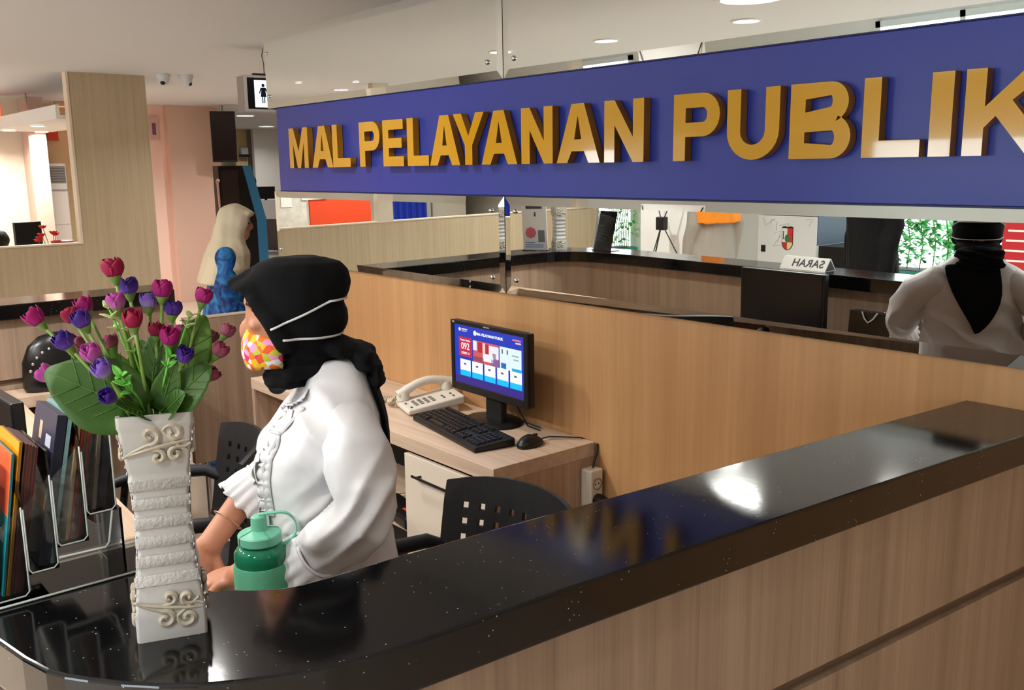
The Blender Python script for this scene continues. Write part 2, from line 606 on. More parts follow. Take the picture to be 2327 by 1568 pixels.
# ------------------------------------------------------------------ U-shaped counter
inner = [(-0.876, -0.002), (-0.98, -1.237), (-0.989, -1.374), (-0.994, -1.491), (-1.001, -1.529), (-1.02, -1.56), (-1.043, -1.584), (-1.07, -1.606), (-1.30, -1.632),
         (-2.2, -1.72), (-3.55, -1.80), (-3.78, -1.79), (-3.93, -1.73), (-4.01, -1.62), (-4.03, -1.50), (-4.04, -1.0), (-4.06, -0.54)]
outer = [(-0.665, -0.002), (-0.77, -1.266), (-0.784, -1.48), (-0.795, -1.56), (-0.806, -1.601), (-0.855, -1.697), (-0.939, -1.777), (-1.029, -1.817), (-1.30, -1.862),
         (-2.2, -1.95), (-3.55, -2.03), (-3.90, -2.01), (-4.13, -1.90), (-4.25, -1.72), (-4.28, -1.50), (-4.29, -1.0), (-4.31, -0.50)]
def densify(p, k=3):
    """Catmull-Rom through the points"""
    out = []
    n = len(p)
    for i in range(n - 1):
        p0, p1, p2, p3 = (Vector(p[max(0, i - 1)]), Vector(p[i]), Vector(p[i + 1]), Vector(p[min(n - 1, i + 2)]))
        d = (p2 - p1).length
        if i == 0 or d > 0.4:
            k2 = 1
        else:
            k2 = k
        for j in range(k2):
            t = j / k2
            q = p1 + (p2 - p1) * t if k2 == 1 else 0.5 * ((2 * p1) + (p2 - p0) * t + (2 * p0 - 5 * p1 + 4 * p2 - p3) * t * t + (3 * p1 - p0 - 3 * p2 + p3) * t ** 3)
            out.append((q.x, q.y))
    out.append(tuple(p[-1]))
    return out
def both(a, b, k=3):
    ra, rb = [], []
    n = len(a)
    for i in range(n - 1):
        long_ = (Vector(a[i + 1]) - Vector(a[i])).length > 0.4
        kk = 1 if long_ else k
        for src, dst in ((a, ra), (b, rb)):
            p0, p1, p2, p3 = (Vector(src[max(0, i - 1)]), Vector(src[i]), Vector(src[i + 1]), Vector(src[min(n - 1, i + 2)]))
            if (p1 - p0).length > 0.4:
                p0 = p1 - (p1 - p0).normalized() * (p2 - p1).length
            if (p3 - p2).length > 0.4:
                p3 = p2 + (p3 - p2).normalized() * (p2 - p1).length
            for j in range(kk):
                t = j / kk
                q = 0.5 * ((2 * p1) + (p2 - p0) * t + (2 * p0 - 5 * p1 + 4 * p2 - p3) * t * t + (3 * p1 - p0 - 3 * p2 + p3) * t ** 3)
                dst.append((q.x, q.y))
    ra.append(tuple(a[-1])); rb.append(tuple(b[-1]))
    return ra, rb
INN, OUT = both(inner, outer)
bm = NB()
strip_solid(bm, INN, OUT, 1.04, 1.10)
wt = obj('granite_worktop', bm, M_GRANITE, bevel=0.004, seg=3)
tag(wt, 'continuous polished black granite worktop with pale specks running round the reception counter', 'worktop')

def inset(a, b, da, db):
    ra, rb = [], []
    for p, q in zip(a, b):
        p, q = Vector(p), Vector(q)
        d = (q - p).normalized()
        ra.append(tuple(p + d * da)); rb.append(tuple(q - d * db))
    return ra, rb
BI, BO = inset(INN, OUT, 0.030, 0.030)
def counter_body(i0, i1, label, groove=True):
    t = thing('reception_counter', label, 'counter', (0, 0, 0), 0, 'laminate counter fronts of the reception desk')
    a, b = BI[i0:i1 + 1], BO[i0:i1 + 1]
    bm = NB(); strip_solid(bm, a, b, 0.80, 1.04); obj('upper_panel', bm, M_BODYWOOD, t)
    a2, b2 = inset(a, b, 0.012, 0.014)
    bm = NB(); strip_solid(bm, a2, b2, 0.775, 0.80); obj('groove_strip', bm, mat('groove_shadow_laminate', (104, 84, 68), 0.5), t)
    bm = NB(); strip_solid(bm, a, b, 0.08, 0.775); obj('lower_panel', bm, M_BODYWOOD, t)
    a3, b3 = inset(a, b, 0.03, 0.03)
    bm = NB(); strip_solid(bm, a3, b3, 0.0, 0.08); obj('plinth', bm, mat('dark_plinth', (52, 42, 36), 0.5), t)
    return t
n_in = len(INN)
# split where the long runs start
kc = next(i for i, p in enumerate(INN) if p[1] < -1.60)
kl = next(i for i, p in enumerate(INN) if p[0] < -3.6)
counter_body(0, kc, 'streaky grey-brown laminate counter front nearest the camera, under the right worktop run')
counter_body(kc, kl, 'grey-brown laminate front counter below brochures and name plate')
counter_body(kl, n_in - 1, 'grey-brown laminate counter of the left wing beyond the flowers')

# inner end post and flap gate between the left wing and the mirror partition
g = thing('flap_gate', 'low brown laminate gate closing the gap between left counter and mirror partition', 'gate', (-4.12, -0.25, 0.28))
bm = NB(); box(bm, -0.02, 0.02, -0.24, 0.24, 0.0, 0.672)
obj('panel', bm, M_BODYWOOD, g, bevel=0.002)
bm = NB(); box(bm, -0.022, 0.022, -0.242, 0.242, 0.672, 0.678)
obj('top_edge', bm, mat('pale_edge_band', (206, 186, 164), 0.4), g)
for s in (-0.18, 0.18):
    bm = NB(); tube(bm, [(0.0, s, 0.06), (0.0, s, -0.28)], 0.012, 10)
    obj('leg', bm, M_STEEL, g, smooth=True)

# ------------------------------------------------------------------ desks behind the counter
def slab(bm, poly, z0, z1):
    prism(bm, poly, z0, z1)
dk = thing('computer_desk', 'pale laminate desk against the honey wall holding telephone, monitor and keyboard', 'desk', (-2.0, 0, 0))
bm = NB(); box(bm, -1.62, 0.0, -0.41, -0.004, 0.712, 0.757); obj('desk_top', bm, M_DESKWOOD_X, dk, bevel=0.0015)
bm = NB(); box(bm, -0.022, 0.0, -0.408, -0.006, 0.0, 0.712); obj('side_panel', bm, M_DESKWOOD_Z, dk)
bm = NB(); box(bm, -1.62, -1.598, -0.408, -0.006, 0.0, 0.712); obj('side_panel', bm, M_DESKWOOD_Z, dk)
bm = NB(); box(bm, -0.47, -0.45, -0.395, -0.006, 0.0, 0.708); obj('inner_panel', bm, M_BLACKM, dk)  # black colour puts in the shade under the desk
bm = NB(); box(bm, -1.598, -0.47, -0.03, -0.008, 0.0, 0.70); obj('back_panel', bm, M_BLACKM, dk)  # also black for the dark space below the desk top
bm = NB(); box(bm, -1.598, -0.47, -0.37, -0.03, 0.40, 0.425); obj('shelf', bm, M_DESKWOOD_X, dk)
for z0, z1 in ((0.405, 0.700), (0.10, 0.398)):
    bm = NB(); box(bm, -0.462, -0.026, -0.412, -0.394, z0, z1)
    dr = obj('drawer', bm, M_CREAM, dk, bevel=0.0012)
    if z0 > 0.3:
        bm = NB()
        tube(bm, [(-0.392, -0.432, 0.642), (-0.16, -0.432, 0.642)], 0.0045, 8)
        for hx in (-0.37, -0.18):
            tube(bm, [(hx, -0.412, 0.642), (hx, -0.432, 0.642)], 0.004, 8)
        obj('handle', bm, mat('black_metal', (24, 24, 24), 0.3, metal=0.6), dr, smooth=True)

fd = thing('front_desk', 'pale laminate writing desk under the front counter, carrying the green bottle', 'desk', (0, 0, 0))
bm = NB(); slab(bm, [(-1.13, -1.37), (-3.80, -1.235), (-3.88, -1.24), (-3.88, -1.74), (-3.55, -1.76), (-1.30, -1.592), (-1.13, -1.565)], 0.720, 0.757)
obj('desk_top', bm, M_DESKWOOD_X, fd)
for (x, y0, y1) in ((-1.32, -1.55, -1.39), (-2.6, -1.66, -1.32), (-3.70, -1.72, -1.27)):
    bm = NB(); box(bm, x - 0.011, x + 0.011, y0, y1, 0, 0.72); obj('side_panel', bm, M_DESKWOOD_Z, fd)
ld = thing('side_desk', 'narrow pale shelf desk along the left wing with papers on it', 'desk', (0, 0, 0))
bm = NB(); box(bm, -4.06, -3.885, -1.70, -0.60, 0.715, 0.757); obj('desk_top', bm, M_DESKWOOD_X, ld)
bm = NB(); box(bm, -4.05, -3.90, -1.69, -0.62, 0.655, 0.68); obj('lower_shelf', bm, M_DESKWOOD_X, ld)
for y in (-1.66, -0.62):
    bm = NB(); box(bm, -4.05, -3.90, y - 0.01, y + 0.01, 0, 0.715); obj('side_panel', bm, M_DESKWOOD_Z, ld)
# ------------------------------------------------------------------ ceiling downlights
def downlight(x, y, label, r=0.075, energy=17.0, color=(1.0, 0.975, 0.94), z=None, group='round ceiling downlights', spread=2.6):
    z = CZ if z is None else z
    t = thing('ceiling_downlight', label, 'ceiling light', (x, y, z), 0, group)
    bm = NB(); lathe(bm, [(r * 1.18, -0.001), (r * 1.18, -0.006), (r * 1.02, -0.010), (r * 1.0, -0.002)], 28, cap0=False, cap1=False)
    obj('trim_ring', bm, M_WHITE, t, smooth=True)
    bm = NB(); lathe(bm, [(r, -0.004), (r * 0.6, -0.0065), (r * 0.1, -0.0075)], 28, cap0=False)
    obj('diffuser', bm, M_LAMP, t, smooth=True)
    d = bpy.data.lights.new('downlight_beam', 'AREA')
    d.shape = 'DISK'; d.size = r * 1.9; d.energy = energy; d.color = color; d.spread = spread
    o = bpy.data.objects.new('downlight_beam', d)
    COL.objects.link(o)
    o.parent = t
    o.location = (0, 0, -0.014)
    return t
for i, (x, y, nm) in enumerate([(-5.45, -2.48, 'ceiling downlight over the outer corner of the left counter wing'), (-4.60, -2.70, 'ceiling downlight mirrored above the word PELAYANAN, furthest left of three'),
                 (-3.52, -2.77, 'ceiling downlight mirrored above the word PUBLIK, middle of three'), (-2.46, -2.82, 'ceiling downlight mirrored at the very top of the picture'),
                 (-1.40, -2.78, 'ceiling downlight over the near front counter, outside the picture'), (-0.38, -2.84, 'ceiling downlight over the photographer, outside the picture')]):
    downlight(x, y, nm)
downlight(-8.97, -3.17, 'large ceiling downlight mirrored above the letters MAL')
downlight(-8.35, -2.36, 'small ceiling spotlight mirrored above the letter M', r=0.03, energy=3)
downlight(-8.07, -2.82, 'small ceiling spotlight mirrored above the gap after MAL', r=0.03, energy=3)
downlight(-13.06, 3.90, 'ceiling downlight just below the hanging toilet sign', r=0.12, energy=14)
downlight(-16.0, 5.62, 'ceiling downlight right of the toilet sign, beside the blue board', r=0.13, energy=14)
for x, y, nm in ((-7.0, -4.9, 'unseen fill lamp added deep in the lobby near the white banner'), (-4.6, -5.0, 'unseen fill lamp added deep in the lobby over the white cabinet'), (-2.2, -5.0, 'unseen fill lamp added deep in the lobby over the red banner'), (0.4, -5.0, 'unseen fill lamp added in the lobby behind the photographer'), (-6.6, 1.6, 'unseen fill lamp added in the passage behind the mirror partition'), (-9.6, 2.9, 'fill lamp added before the blue-edged kiosk')):  # fill lamps added to brighten lobby, column and passage
    downlight(x, y, nm, energy=30 if x < -5 else 17)
downlight(-3.0, -0.95, 'added fill lamp above the reception desks, outside the picture', energy=12)  # added to lift the inner counter panels and desks
downlight(-3.02, -2.13, 'large ceiling lamp whose glare shows on the near worktop', r=0.15, energy=28)
downlight(1.4, -2.9, 'added fill lamp over the right-hand lobby, outside the picture', energy=6)  # weak fill added for the near counter front
downlight(1.3, -0.9, 'added fill lamp right of the near counter, outside the picture', energy=4)  # second added fill on the counter's outer side
# ------------------------------------------------------------------ monitor on the desk
def emis(name, rgb, s=1.0):
    return mat(name, (10, 10, 10), 0.6, emit=rgb, estr=s)
mo = thing('computer_monitor', 'black flat monitor lit with a blue queue display, in front of the honey wall', 'monitor', (-2.367, -0.10, 0.757), math.radians(-1.0))
bm = NB(); lathe(bm, [(0.112, 0.0), (0.115, 0.004), (0.108, 0.010), (0.05, 0.016), (0.02, 0.018)], 40, (-0.03, 0.005, 0), sy=0.80)
obj('base', bm, M_BLACK, mo, smooth=True)
bm = NB(); box(bm, -0.047, 0.037, -0.012, 0.014, 0.012, 0.15); obj('neck', bm, M_BLACKM, mo, bevel=0.004)
SW, SH0, SH1 = 0.207, 0.096, 0.338
bm = NB(); box(bm, -SW, SW, -0.032, -0.006, SH0, SH1); obj('housing', bm, M_BLACK, mo, bevel=0.006)
bm = NB(); box(bm, -0.13, 0.13, -0.006, 0.028, SH0 + 0.04, SH1 - 0.04); obj('rear_housing', bm, M_BLACKM, mo, bevel=0.012)
# the bezel stands proud of the glass
bm = NB()
X0, X1, Z0, Z1 = -0.189, 0.186, 0.122, 0.324
for a in ((-SW, X0, SH0, SH1), (X1, SW, SH0, SH1), (X0, X1, SH0, Z0), (X0, X1, Z1, SH1)):
    box(bm, a[0], a[1], -0.037, -0.032, a[2], a[3])
obj('bezel', bm, M_BLACK, mo, bevel=0.0015)
bm = NB(); box(bm, X0, X1, -0.0335, -0.032, Z0, Z1)
m_scr = mat('screen_blue', (4, 4, 8), 0.25, emit=(40, 62, 190), estr=0.9)
scr = obj('screen', bm, m_scr, mo)
def sc_quad(name, u0, u1, v0, v1, m, d=0.0):
    w, h = X1 - X0, Z1 - Z0
    bm = NB(); box(bm, X0 + u0 * w, X0 + u1 * w, -0.0342 - d, -0.0335, Z0 + v0 * h, Z0 + v1 * h)
    return obj(name, bm, m, scr)
E_W = emis('screen_white', (236, 242, 255), 1.05)
E_R = emis('screen_red', (196, 30, 66), 0.9)
E_C = emis('screen_cyan', (0, 186, 250), 1.0)
E_N = emis('screen_indigo', (60, 40, 150), 0.7)
sc_quad('screen_footer_band', 0, 1, 0.0, 0.13, E_N, -0.0003)
sc_quad('queue_number_panel', 0.07, 0.265, 0.47, 0.80, E_R)
ph = sc_quad('video_panel', 0.285, 0.655, 0.42, 0.785, emis('video_backdrop', (214, 90, 100), 0.85))
sc_quad('poster_panel', 0.67, 0.965, 0.42, 0.78, emis('poster_ice', (216, 236, 240), 1.0))
def sub(u0, u1, v0, v1, rgb, s=0.9):
    sc_quad('screen_detail', u0, u1, v0, v1, emis('scr_%d_%d_%d' % rgb, rgb, s), 0.0004)
sub(0.285, 0.34, 0.62, 0.78, (230, 240, 240)); sub(0.36, 0.42, 0.60, 0.77, (190, 30, 50)); sub(0.43, 0.46, 0.58, 0.77, (240, 220, 215)); sub(0.47, 0.51, 0.60, 0.76, (180, 40, 60))
sub(0.52, 0.655, 0.55, 0.75, (240, 235, 245)); sub(0.29, 0.44, 0.44, 0.52, (150, 70, 90)); sub(0.43, 0.58, 0.47, 0.60, (246, 240, 250)); sub(0.57, 0.615, 0.55, 0.635, (40, 22, 50)); sub(0.55, 0.655, 0.43, 0.53, (120, 100, 160))
sub(0.70, 0.715, 0.67, 0.74, (60, 60, 80)); sub(0.77, 0.785, 0.67, 0.74, (60, 60, 80)); sub(0.69, 0.76, 0.43, 0.52, (40, 110, 180)); sub(0.84, 0.965, 0.42, 0.47, (20, 170, 220)); sub(0.84, 0.93, 0.66, 0.68, (150, 170, 180)); sub(0.86, 0.93, 0.60, 0.62, (150, 170, 180))
for k in range(5):
    u = 0.085 + k * 0.182
    sc_quad('service_card', u, u + 0.155, 0.20, 0.42, E_W)
    sc_quad('service_card_band', u, u + 0.155, 0.14, 0.235, E_C, 0.0002)
    sub(u + 0.055, u + 0.09, 0.33, 0.36, (90, 90, 120))
def sc_text(txt, u, v, size, m, bold=0.0, align='CENTER'):
    w, h = X1 - X0, Z1 - Z0
    text_mesh('screen_text', txt, size, m, scr, M=FRAME((X0 + u * w, -0.0346, Z0 + v * h), (1, 0, 0), (0, 0, 1)), depth=0.0001, align=align, bold=bold)
sc_text('MAL PELAYANAN PUBLIK', 0.53, 0.90, 0.0125, E_W, 0.0004)
sc_text('092', 0.168, 0.645, 0.032, E_W, 0.0003)
sc_text('Nomor Antrian', 0.168, 0.75, 0.0088, E_W, 0.0002)
sc_text('LOKET 12', 0.168, 0.53, 0.0105, E_W, 0.0003)
bm = NB(); lathe(bm, [(0.0085, 0), (0.0085, 0.0004)], 16, M=FRAME((X0 + 0.315 * (X1 - X0), -0.0340, Z0 + 0.905 * (Z1 - Z0)), (1, 0, 0), (0, 0, 1))); obj('screen_logo', bm, E_W, scr)
bm = NB(); lathe(bm, [(0.006, 0), (0.006, 0.0004)], 16, M=FRAME((X0 + 0.085 * (X1 - X0), -0.0340, Z0 + 0.925 * (Z1 - Z0)), (1, 0, 0), (0, 0, 1))); obj('screen_logo', bm, E_W, scr)
sub(0.115, 0.20, 0.925, 0.945, (240, 220, 240)); sub(0.115, 0.19, 0.895, 0.91, (220, 160, 180)); sub(0.85, 0.96, 0.915, 0.94, (230, 120, 140)); sub(0.89, 0.96, 0.87, 0.895, (240, 200, 210))
bm = NB(); box(bm, -0.020, 0.012, -0.0374, -0.037, 0.330, 0.334); box(bm, -0.196, -0.184, -0.0374, -0.037, 0.329, 0.335); obj('maker_mark', bm, mat('grey_print', (150, 150, 150), 0.5), mo)
bm = NB(); tube(bm, [(-0.06, 0.0, 0.16), (-0.075, 0.02, 0.08), (-0.05, 0.06, 0.012), (0.05, 0.075, 0.005), (0.14, 0.07, 0.005)], 0.0028, 8)
tube(bm, [(0.05, 0.0, 0.16), (0.085, 0.02, 0.07), (0.10, 0.05, 0.006), (0.16, 0.05, 0.004)], 0.0028, 8)
obj('monitor_cable', bm, M_BLACKM, mo, smooth=True)

# ------------------------------------------------------------------ keyboard
kb = thing('keyboard', 'black computer keyboard lying askew in front of the monitor', 'keyboard', (-2.365, -0.252, 0.757), math.radians(-9.5))
bm = NB()
v = box(bm, -0.225, 0.225, -0.072, 0.072, 0.0, 0.016)
for q in v:
    if q.co.y > 0 and q.co.z > 0.01:
        q.co.z += 0.012
obj('case', bm, M_BLACK, kb, bevel=0.005)
m_key = mat('key_black', (26, 26, 29), 0.42)
kme = None
def key(x, y, w=0.0165, d=0.0155):
    global kme
    if kme is None:
        bm = NB()
        a = [bm.verts.new((sx * 0.5, sy * 0.5, 0)) for sx, sy in ((-1, -1), (1, -1), (1, 1), (-1, 1))]
        b = [bm.verts.new((sx * 0.40, sy * 0.40, 0.006)) for sx, sy in ((-1, -1), (1, -1), (1, 1), (-1, 1))]
        bm.faces.new(b)
        for k in range(4):
            bm.faces.new((a[k], a[(k + 1) % 4], b[(k + 1) % 4], b[k]))
        o = obj('key', bm, m_key, kb); kme = o.data
    else:
        o = bpy.data.objects.new('key', kme); COL.objects.link(o); o.parent = kb
    o.location = (x, y, 0.0160 + (y + 0.072) / 0.144 * 0.012)
    o.rotation_euler = (math.atan2(0.012, 0.144), 0, 0)
    o.scale = (w, d, 1)
ST = 0.0188
for r, y in enumerate((0.056, 0.030, 0.011, -0.008, -0.027, -0.046)):
    if r == 5:
        xs_ = [(-0.207, .022), (-0.183, .018), (-0.161, .018), (-0.085, .112), (-0.010, .018), (0.012, .018), (0.036, .022)]
        for x, w in xs_:
            key(x, y, w)
    else:
        for k in range(14):
            key(-0.210 + k * ST * 0.985 + (r % 3) * 0.0025, y)
    for k in range(3):
        if r != 3:
            key(0.070 + k * ST, y)
    for k in range(4):
        if r > 0:
            key(0.142 + k * ST, y)
for k in range(3):
    bm = NB(); box(bm, 0.150 + k * 0.018, 0.156 + k * 0.018, 0.055, 0.058, 0.0268, 0.0276); obj('status_light', bm, mat('led_green', (60, 110, 60), 0.4), kb)

# ------------------------------------------------------------------ mouse with its cable
ms = thing('computer_mouse', 'black corded mouse on the desk right of the keyboard', 'mouse', (-2.108, -0.178, 0.757), math.radians(12))
bm = NB()
vs = ellipsoid(bm, (0, 0, 0.004), (0.032, 0.056, 0.032), u=20, v=12)
for q in bm.verts:
    if q.co.z < 0.001:
        q.co.z = 0.0
    if q.co.y > 0:
        q.co.z *= 1 - 0.35 * q.co.y / 0.056
obj('shell', bm, M_BLACK, ms, smooth='all')
bm = NB(); tube(bm, [(0, 0.018, 0.029), (0, 0.034, 0.027)], 0.004, 10); obj('scroll_wheel', bm, M_BLACKM, ms, smooth=True)
bm = NB(); tube(bm, [(0, 0.054, 0.008), (0.012, 0.085, 0.010), (0.045, 0.120, 0.006), (0.085, 0.150, 0.004), (0.10, 0.16, -0.002)], 0.0022, 8)
obj('mouse_cable', bm, M_BLACKM, ms, smooth=True)

# ------------------------------------------------------------------ telephone
tp = thing('desk_telephone', 'off-white corded desk telephone left of the monitor', 'telephone', (-2.690, -0.150, 0.757), math.radians(-17))
M_PHONE = mat('offwhite_plastic', (208, 201, 188), 0.42)
M_PHONED = mat('grey_key', (128, 124, 118), 0.5)
bm = NB()
poly = [(-0.085, -0.105), (0.085, -0.105), (0.085, 0.105), (-0.085, 0.105)]
v = box(bm, -0.085, 0.085, -0.105, 0.105, 0.006, 0.024)
for q in v:
    if q.co.y > 0:
        q.co.z += 0.034 if q.co.z > 0.02 else 0.022
obj('body', bm, M_PHONE, tp, bevel=0.007, seg=3)
bm = NB(); box(bm, -0.07, 0.07, 0.0, 0.085, 0.0, 0.036); obj('wedge_foot', bm, M_PHONE, tp, bevel=0.003)
sl = math.atan2(0.034, 0.21)
def ptop(y):
    return 0.024 + (y + 0.105) / 0.21 * 0.034
for r in range(4):
    for c in range(3):
        y = -0.062 + r * 0.021
        x = -0.002 + c * 0.024
        bm = NB(); cbox(bm, (0, 0, 0.0015), (0.016, 0.011, 0.004)); obj('dial_key', bm, M_PHONED, tp, loc=(x, y, ptop(y)), rot=(sl, 0, 0))
for r, (x, y) in enumerate(((0.02, 0.04), (0.045, 0.04), (0.02, 0.072), (0.055, 0.072), (-0.002, -0.088), (0.06, -0.085))):
    bm = NB(); cbox(bm, (0, 0, 0.001), (0.014, 0.006, 0.003)); obj('function_key', bm, mat('dark_key', (70, 68, 66), 0.5), tp, loc=(x, y, ptop(y)), rot=(sl, 0, 0))
# handset: two cups and an arched grip along the left side
bm = NB()
hp = []
for i in range(13):
    t = i / 12
    y = -0.100 + 0.20 * t
    hp.append((-0.055, y, ptop(y) + 0.020 + 0.030 * math.sin(PI * t)))
tube(bm, hp, [0.020] + [0.0175] * 2 + [0.0155] * 7 + [0.0175] * 2 + [0.020], 14)
for y in (-0.082, 0.082):
    lathe(bm, [(0.018, -0.004), (0.024, 0.0), (0.025, 0.012), (0.020, 0.030)], 18, (-0.055, y, ptop(y)))
obj('handset', bm, M_PHONE, tp, smooth=True)
bm = NB()
cp = []
path = [(-0.055, -0.115, 0.03), (-0.085, -0.125, 0.012), (-0.12, -0.115, 0.012), (-0.135, -0.09, 0.014), (-0.150, -0.115, 0.012), (-0.165, -0.135, 0.012)]
for i in range(5):
    a, b = Vector(path[i]), Vector(path[i + 1])
    for j in range(26):
        t = j / 26
        p = a.lerp(b, t)
        ang = (i * 26 + j) * 2 * PI / 6.5
        d = (b - a).normalized()
        s = d.cross(Vector((0, 0, 1))).normalized()
        cp.append(p + s * math.cos(ang) * 0.009 + Vector((0, 0, 1)) * (math.sin(ang) * 0.009 + 0.002))
tube(bm, cp, 0.0022, 5)
obj('coiled_cord', bm, mat('ivory_cord', (196, 182, 158), 0.5), tp, smooth='all')

# ------------------------------------------------------------------ power outlets
def socket_face(parent, M):
    bm = NB(); lathe(bm, [(0.019, 0.0012), (0.0165, 0.0012), (0.0160, -0.002), (0.0, -0.002)], 20, cap0=False, cap1=False, M=M)
    so = obj('socket', bm, mat('socket_grey', (120, 112, 100), 0.6), parent, smooth=True)
    for s in (-0.007, 0.007):
        bm = NB(); lathe(bm, [(0.0028, 0.0), (0.0028, -0.0005)], 10, M=M @ Matrix.Translation((s, 0, -0.0012))); obj('socket_hole', bm, M_BLACKM, so)
ps = thing('power_strip', 'white power strip fixed upright to the desk side with a black plug', 'power strip', (-1.999, -0.040, 0.44))
bm = NB(); box(bm, 0.0, 0.046, -0.026, 0.026, 0.0, 0.245); obj('body', bm, mat('white_abs', (214, 206, 190), 0.4), ps, bevel=0.005)
socket_face(ps, FRAME((0.0475, 0, 0.200), (0, 1, 0), (0, 0, 1)))
bm = NB(); lathe(bm, [(0.021, 0.0), (0.022, 0.010), (0.018, 0.034), (0.008, 0.042)], 18, M=FRAME((0.047, 0, 0.148), (0, 1, 0), (0, 0, 1)))
tube(bm, [(0.088, 0, 0.148), (0.105, 0.0, 0.14), (0.11, 0.01, 0.08), (0.10, 0.02, 0.0)], 0.004, 8)
obj('plug', bm, M_BLACK, ps, smooth=True)
bm = NB(); tube(bm, [(0.022, 0.004, 0.243), (0.020, 0.012, 0.262), (0.012, 0.032, 0.285), (0.010, 0.036, 0.314)], 0.0035, 8); obj('cable', bm, M_BLACKM, ps, smooth=True)

es = thing('extension_socket', 'ivory extension socket bar on the shelf under the desk', 'power strip', (-2.70, -0.24, 0.412), math.radians(20))
bm = NB(); box(bm, -0.13, 0.07, -0.028, 0.028, 0.0, 0.034); obj('body', bm, mat('ivory_abs', (206, 194, 160), 0.45), es, bevel=0.004)
for sx in (-0.09, -0.03, 0.03):
    socket_face(es, FRAME((sx, 0.0, 0.0350), (1, 0, 0), (0, 1, 0)))
bm = NB(); tube(bm, [(0.07, 0, 0.02), (0.11, -0.01, 0.022), (0.17, -0.005, 0.012), (0.24, 0.02, 0.006)], 0.006, 8); obj('cable', bm, mat('ivory_abs', (206, 194, 160)), es, smooth=True)
rt = thing('router_box', 'flat black device with a small orange-red label on the shelf under the desk', 'router', (-2.63, -0.325, 0.4105), math.radians(-8))
bm = NB(); box(bm, -0.13, 0.13, -0.045, 0.05, 0.0, 0.042); obj('case', bm, M_BLACK, rt, bevel=0.008)
bm = NB(); box(bm, 0.03, 0.10, -0.01, 0.035, 0.042, 0.0426); obj('label', bm, mat('orange_red_label', (196, 62, 30), 0.5), rt)
bm = NB(); box(bm, -0.12, -0.03, -0.0462, -0.045, 0.012, 0.022); obj('trim', bm, mat('silver_trim', (150, 156, 165), 0.3, metal=0.5), rt)

# ------------------------------------------------------------------ perforated office chairs
def make_chair(label, loc, rotz):
    """local: sitter faces -y, seat centre at origin"""
    t = thing('office_chair', label, 'chair', loc, rotz, 'black perforated office chairs')
    # backrest: curved perforated panel
    bm = NB()
    nx, nz = 21, 13
    W, Hh, z0 = 0.46, 0.33, 0.53
    gx = []
    for i in range(nx + 1):          # alternate solid / hole columns
        gx.append(i)
    xs_ = [-W / 2]
    m = 0.028
    pitch = (W - 2 * m) / 10.0
    hole = 0.0145
    for k in range(10):
        c = -W / 2 + m + pitch * (k + 0.5)
        xs_ += [c - hole / 2, c + hole / 2]
    xs_.append(W / 2)
    zs_ = [0.0]
    for k in range(6):
        c = 0.030 + 0.040 * (k + 0.5)
        zs_ += [c - 0.0085, c + 0.0085]
    zs_.append(Hh)
    vv = {}
    for i, x in enumerate(xs_):
        for j, z in enumerate(zs_):
            u = x / (W / 2)
            yy = 0.245 - 0.085 * u * u + 0.05 * (z / Hh)
            zz = z0 + z
            if j == len(zs_) - 1:
                zz -= 0.022 * abs(u) ** 3
            if j == 0:
                zz += 0.02 * abs(u) ** 4
            vv[i, j] = bm.verts.new((x, yy, zz))
    for i in range(len(xs_) - 1):
        for j in range(len(zs_) - 1):
            if i % 2 == 1 and j % 2 == 1:
                continue
            bm.faces.new((vv[i, j], vv[i + 1, j], vv[i + 1, j + 1], vv[i, j + 1]))
    obj('backrest', bm, M_BLACKM, t, solid=0.012)
    bm = NB()
    v = box(bm, -0.23, 0.23, -0.22, 0.22, 0.425, 0.455); obj('seat', bm, M_BLACKM, t, bevel=0.02, seg=3)
    for s in (-1, 1):
        bm = NB()
        tube(bm, [(s * 0.222, 0.200, 0.665), (s * 0.245, 0.15, 0.688), (s * 0.25, 0.06, 0.694), (s * 0.25, -0.07, 0.692), (s * 0.25, -0.115, 0.680)], [0.016, 0.019, 0.020, 0.020, 0.016], 10)
        obj('armrest', bm, M_BLACKM, t, smooth=True)
        bm = NB(); tube(bm, [(s * 0.25, -0.08, 0.685), (s * 0.245, -0.11, 0.50), (s * 0.20, -0.06, 0.42)], 0.011, 8); obj('arm_support', bm, M_BLACKM, t, smooth=True)
        for q in (-1, 1):
            bm = NB(); tube(bm, [(s * 0.17, q * 0.15, 0.43), (s * 0.225, q * 0.21, 0.0)], 0.011, 8); obj('leg', bm, M_BLACKM, t, smooth=True)
    for s in (-1, 1):
        bm = NB(); tube(bm, [(s * 0.18, 0.15, 0.42), (s * 0.20, 0.215, 0.45), (s * 0.205, 0.215, 0.62)], 0.011, 8)
        obj('back_post', bm, M_BLACKM, t, smooth=True)
    return t
make_chair('black perforated chair pulled out between desk and near counter, square holes in its back', (-1.585, -0.900, 0), math.radians(2))
make_chair('black perforated chair half hidden behind the receptionist, armrest toward the vase', (-2.57, -1.17, 0), math.radians(-17))
